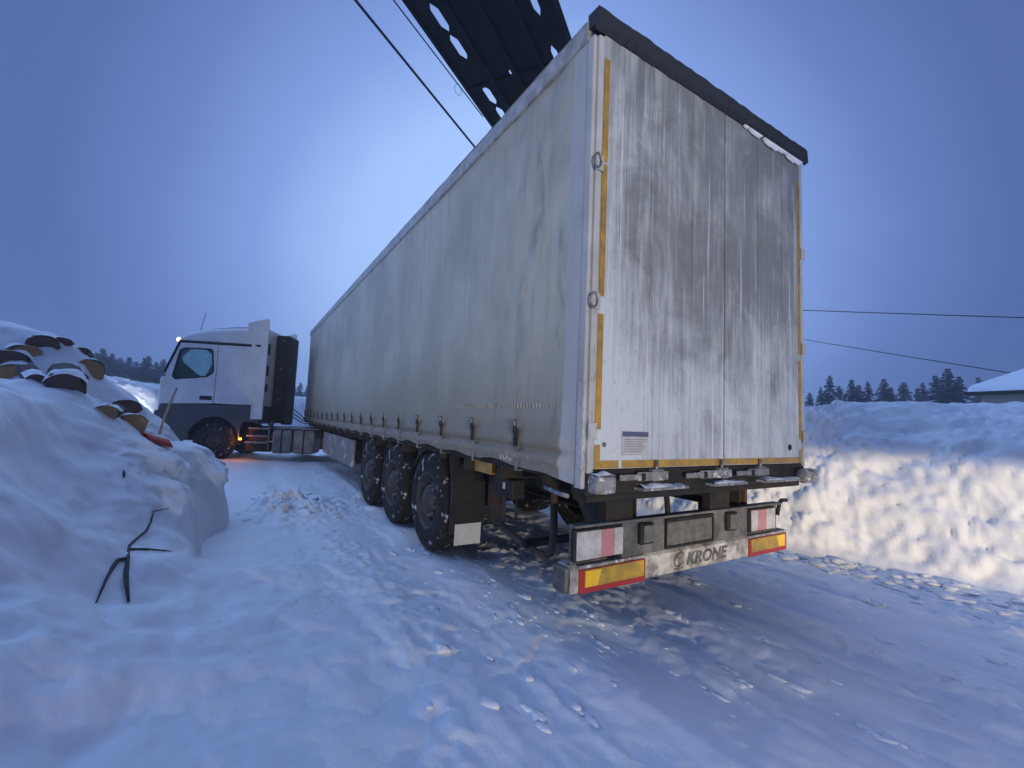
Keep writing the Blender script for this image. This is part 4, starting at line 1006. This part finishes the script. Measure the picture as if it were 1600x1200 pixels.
hc = ray(1507, 613, 27.0); eav = hc.z
hd_ = (ray(1600, 610, 26.2)-hc); hd_.z = 0; hd_.normalize(); hb = Vector((-hd_.y, hd_.x, 0))
if hb.dot(hc-Vector(CAM)) < 0: hb = -hb
HS = empty('house', (hc.x, hc.y, 0), 0, 'low pale house with snowy hipped roof behind the right bank', 'house')
def hp_(a, b, z): return tuple(hd_*a+hb*b+Vector((0, 0, z)))
wl_ = MB(); wl_.prism([(.35, .35), (12, .35), (12, 7.6), (.35, 7.6)], 0, eav-.02, lambda a, b, h: hp_(a, b, h)); wl_.build('wall', 'wall', HS)
rf = MB(); top = eav+2.3
rf.v = [hp_(0, 0, eav-.12), hp_(12.4, 0, eav-.12), hp_(12.4, 8, eav-.12), hp_(0, 8, eav-.12), hp_(0, 0, eav), hp_(12.4, 0, eav), hp_(12.4, 8, eav), hp_(0, 8, eav), hp_(3.6, 4, top), hp_(8.8, 4, top)]
rf.f = [(0, 1, 2, 3), (0, 1, 5, 4), (1, 2, 6, 5), (2, 3, 7, 6), (3, 0, 4, 7), (4, 5, 9, 8), (5, 6, 9), (6, 7, 8, 9), (7, 4, 8)]
ro = rf.build('roof', 'chassis', HS)
rs_ = MB(); th = .28
rs_.v = [hp_(.03, .03, eav+.01), hp_(12.37, .03, eav+.01), hp_(12.37, 7.97, eav+.01), hp_(.03, 7.97, eav+.01), hp_(.10, .10, eav+th), hp_(12.3, .10, eav+th), hp_(12.3, 7.9, eav+th), hp_(.10, 7.9, eav+th), hp_(3.6, 4, top+th), hp_(8.8, 4, top+th)]
rs_.f = [(0, 1, 5, 4), (1, 2, 6, 5), (2, 3, 7, 6), (3, 0, 4, 7), (4, 5, 9, 8), (5, 6, 9), (6, 7, 8, 9), (7, 4, 8)]
rs_.build('roof_snow', 'snow', ro, bevel=.08)

c0, c1 = ray(1262, 483, 40), ray(1600, 494, 36); dv = (c1-c0)
e0, e1 = ray(1262, 530, 52), ray(1600, 584, 34); dw = e1-e0
cable(c0-dv*1.2, c1+dv*.9, .030, .10, 'upper thin power line across the sky right of the trailer', 'power lines right of the trailer')
cable(e0-dw*.7, e1+dw*.5, .028, .10, 'lower sloping power line right of the trailer', 'power lines right of the trailer')

# ------------------------------------------------------------------ loose snow clumps on the road
def ico():
    bm = bmesh.new(); bmesh.ops.create_icosphere(bm, subdivisions=2, radius=1)
    v = np.array([x.co[:] for x in bm.verts]); f = np.array([[y.index for y in x.verts] for x in bm.faces]); bm.free(); return v, f
iv, if_ = ico(); VV, FF = [], []; nclump = 0
def clump(x, y, s, el=1.0):
    global nclump
    sc = np.array([s*random.uniform(.7, 1.2), s*random.uniform(.9, 1.9)*el, s*random.uniform(.28, .55)]); a = random.uniform(-.35, .35)
    o = random.random()*50; n = 1+.45*vnoise(iv[:, 0]*1.4+o, iv[:, 1]*1.4, iv[:, 2]*1.4)+.28*vnoise(iv[:, 0]*4+o, iv[:, 1]*4, iv[:, 2]*4)
    w = iv*n[:, None]*sc; xr = w[:, 0]*math.cos(a)-w[:, 1]*math.sin(a); yr = w[:, 0]*math.sin(a)+w[:, 1]*math.cos(a)
    z = float(GHI(x, y)); VV.append(np.stack([xr+x, yr+y, w[:, 2]+z+s*.02], 1)); FF.append(if_+nclump*len(iv)); nclump += 1
def GHI(x, y):
    i = np.searchsorted(gx, x); j = np.searchsorted(gy, y); return GZ[i, j]
for _ in range(60):
    x = random.uniform(-.9, 4.2); y = random.uniform(-1.4, 3.6)
    if fbm(x*1.1, y*.8, 11, 2) < -.05 and random.random() < .8: continue
    clump(x, y, min(.045, .010+random.expovariate(1/.010)))
for _ in range(60):
    cx_, cy_ = random.uniform(-.5, 4), random.uniform(-1.2, 2.5); n = random.randint(2, 5)
    for k in range(n): clump(min(cx_+random.uniform(-.02, .02), 4.3), cy_+k*.035+random.uniform(-.01, .01), random.uniform(.012, .028), 1.3)
for _ in range(260):          # crumbs at the foot of the right bank
    y = random.uniform(-2.5, 1.2); clump(min(4.38, 4.15-.32*max(0, y)+random.gauss(-.1, .16)), y, random.uniform(.012, .055))
for cx_, cy_, sx2, sy2, n in ((.05, 1.0, .20, .35, 40), (.65, .9, .2, .3, 20), (.25, .35, .2, .25, 14), (.6, -.35, .2, .2, 10), (1.3, -.75, .25, .2, 12), (.55, 2.2, .2, .5, 26), (2.2, .0, .5, .4, 14)):
    for _ in range(n): clump(random.gauss(cx_, sx2), random.gauss(cy_, sy2), random.uniform(.005, .017), 1.4)
for _ in range(60):
    clump(random.gauss(-1.1, .3), random.gauss(5.2, .6), random.uniform(.02, .06))
V = np.concatenate(VV); F = np.concatenate(FF)
me = bpy.data.meshes.new('snow_clumps'); me.from_pydata(V.tolist(), [], F.tolist()); me.update()
setup(link_mesh('snow_clumps', me, 'snow', smooth=True), 'loose crumbs and lumps of snow strewn over the packed road', 'snow clumps', kind='stuff')

# ------------------------------------------------------------------ haze
hz = N('dusk_haze'); hz.nt.nodes.remove(hz.b)
pv = hz.new('ShaderNodeVolumePrincipled'); pv.inputs['Color'].default_value = (.80, .88, 1, 1); pv.inputs['Density'].default_value = .0042; pv.inputs['Anisotropy'].default_value = .2
hz.link(pv.outputs[0], hz.o.inputs['Volume'])
o = MB().box(-156, 156, -156, 156, -1.6, 17).build('haze', None); o.data.materials.append(hz.m); setup(o, 'thin blue dusk haze filling the air', 'haze', kind='stuff')
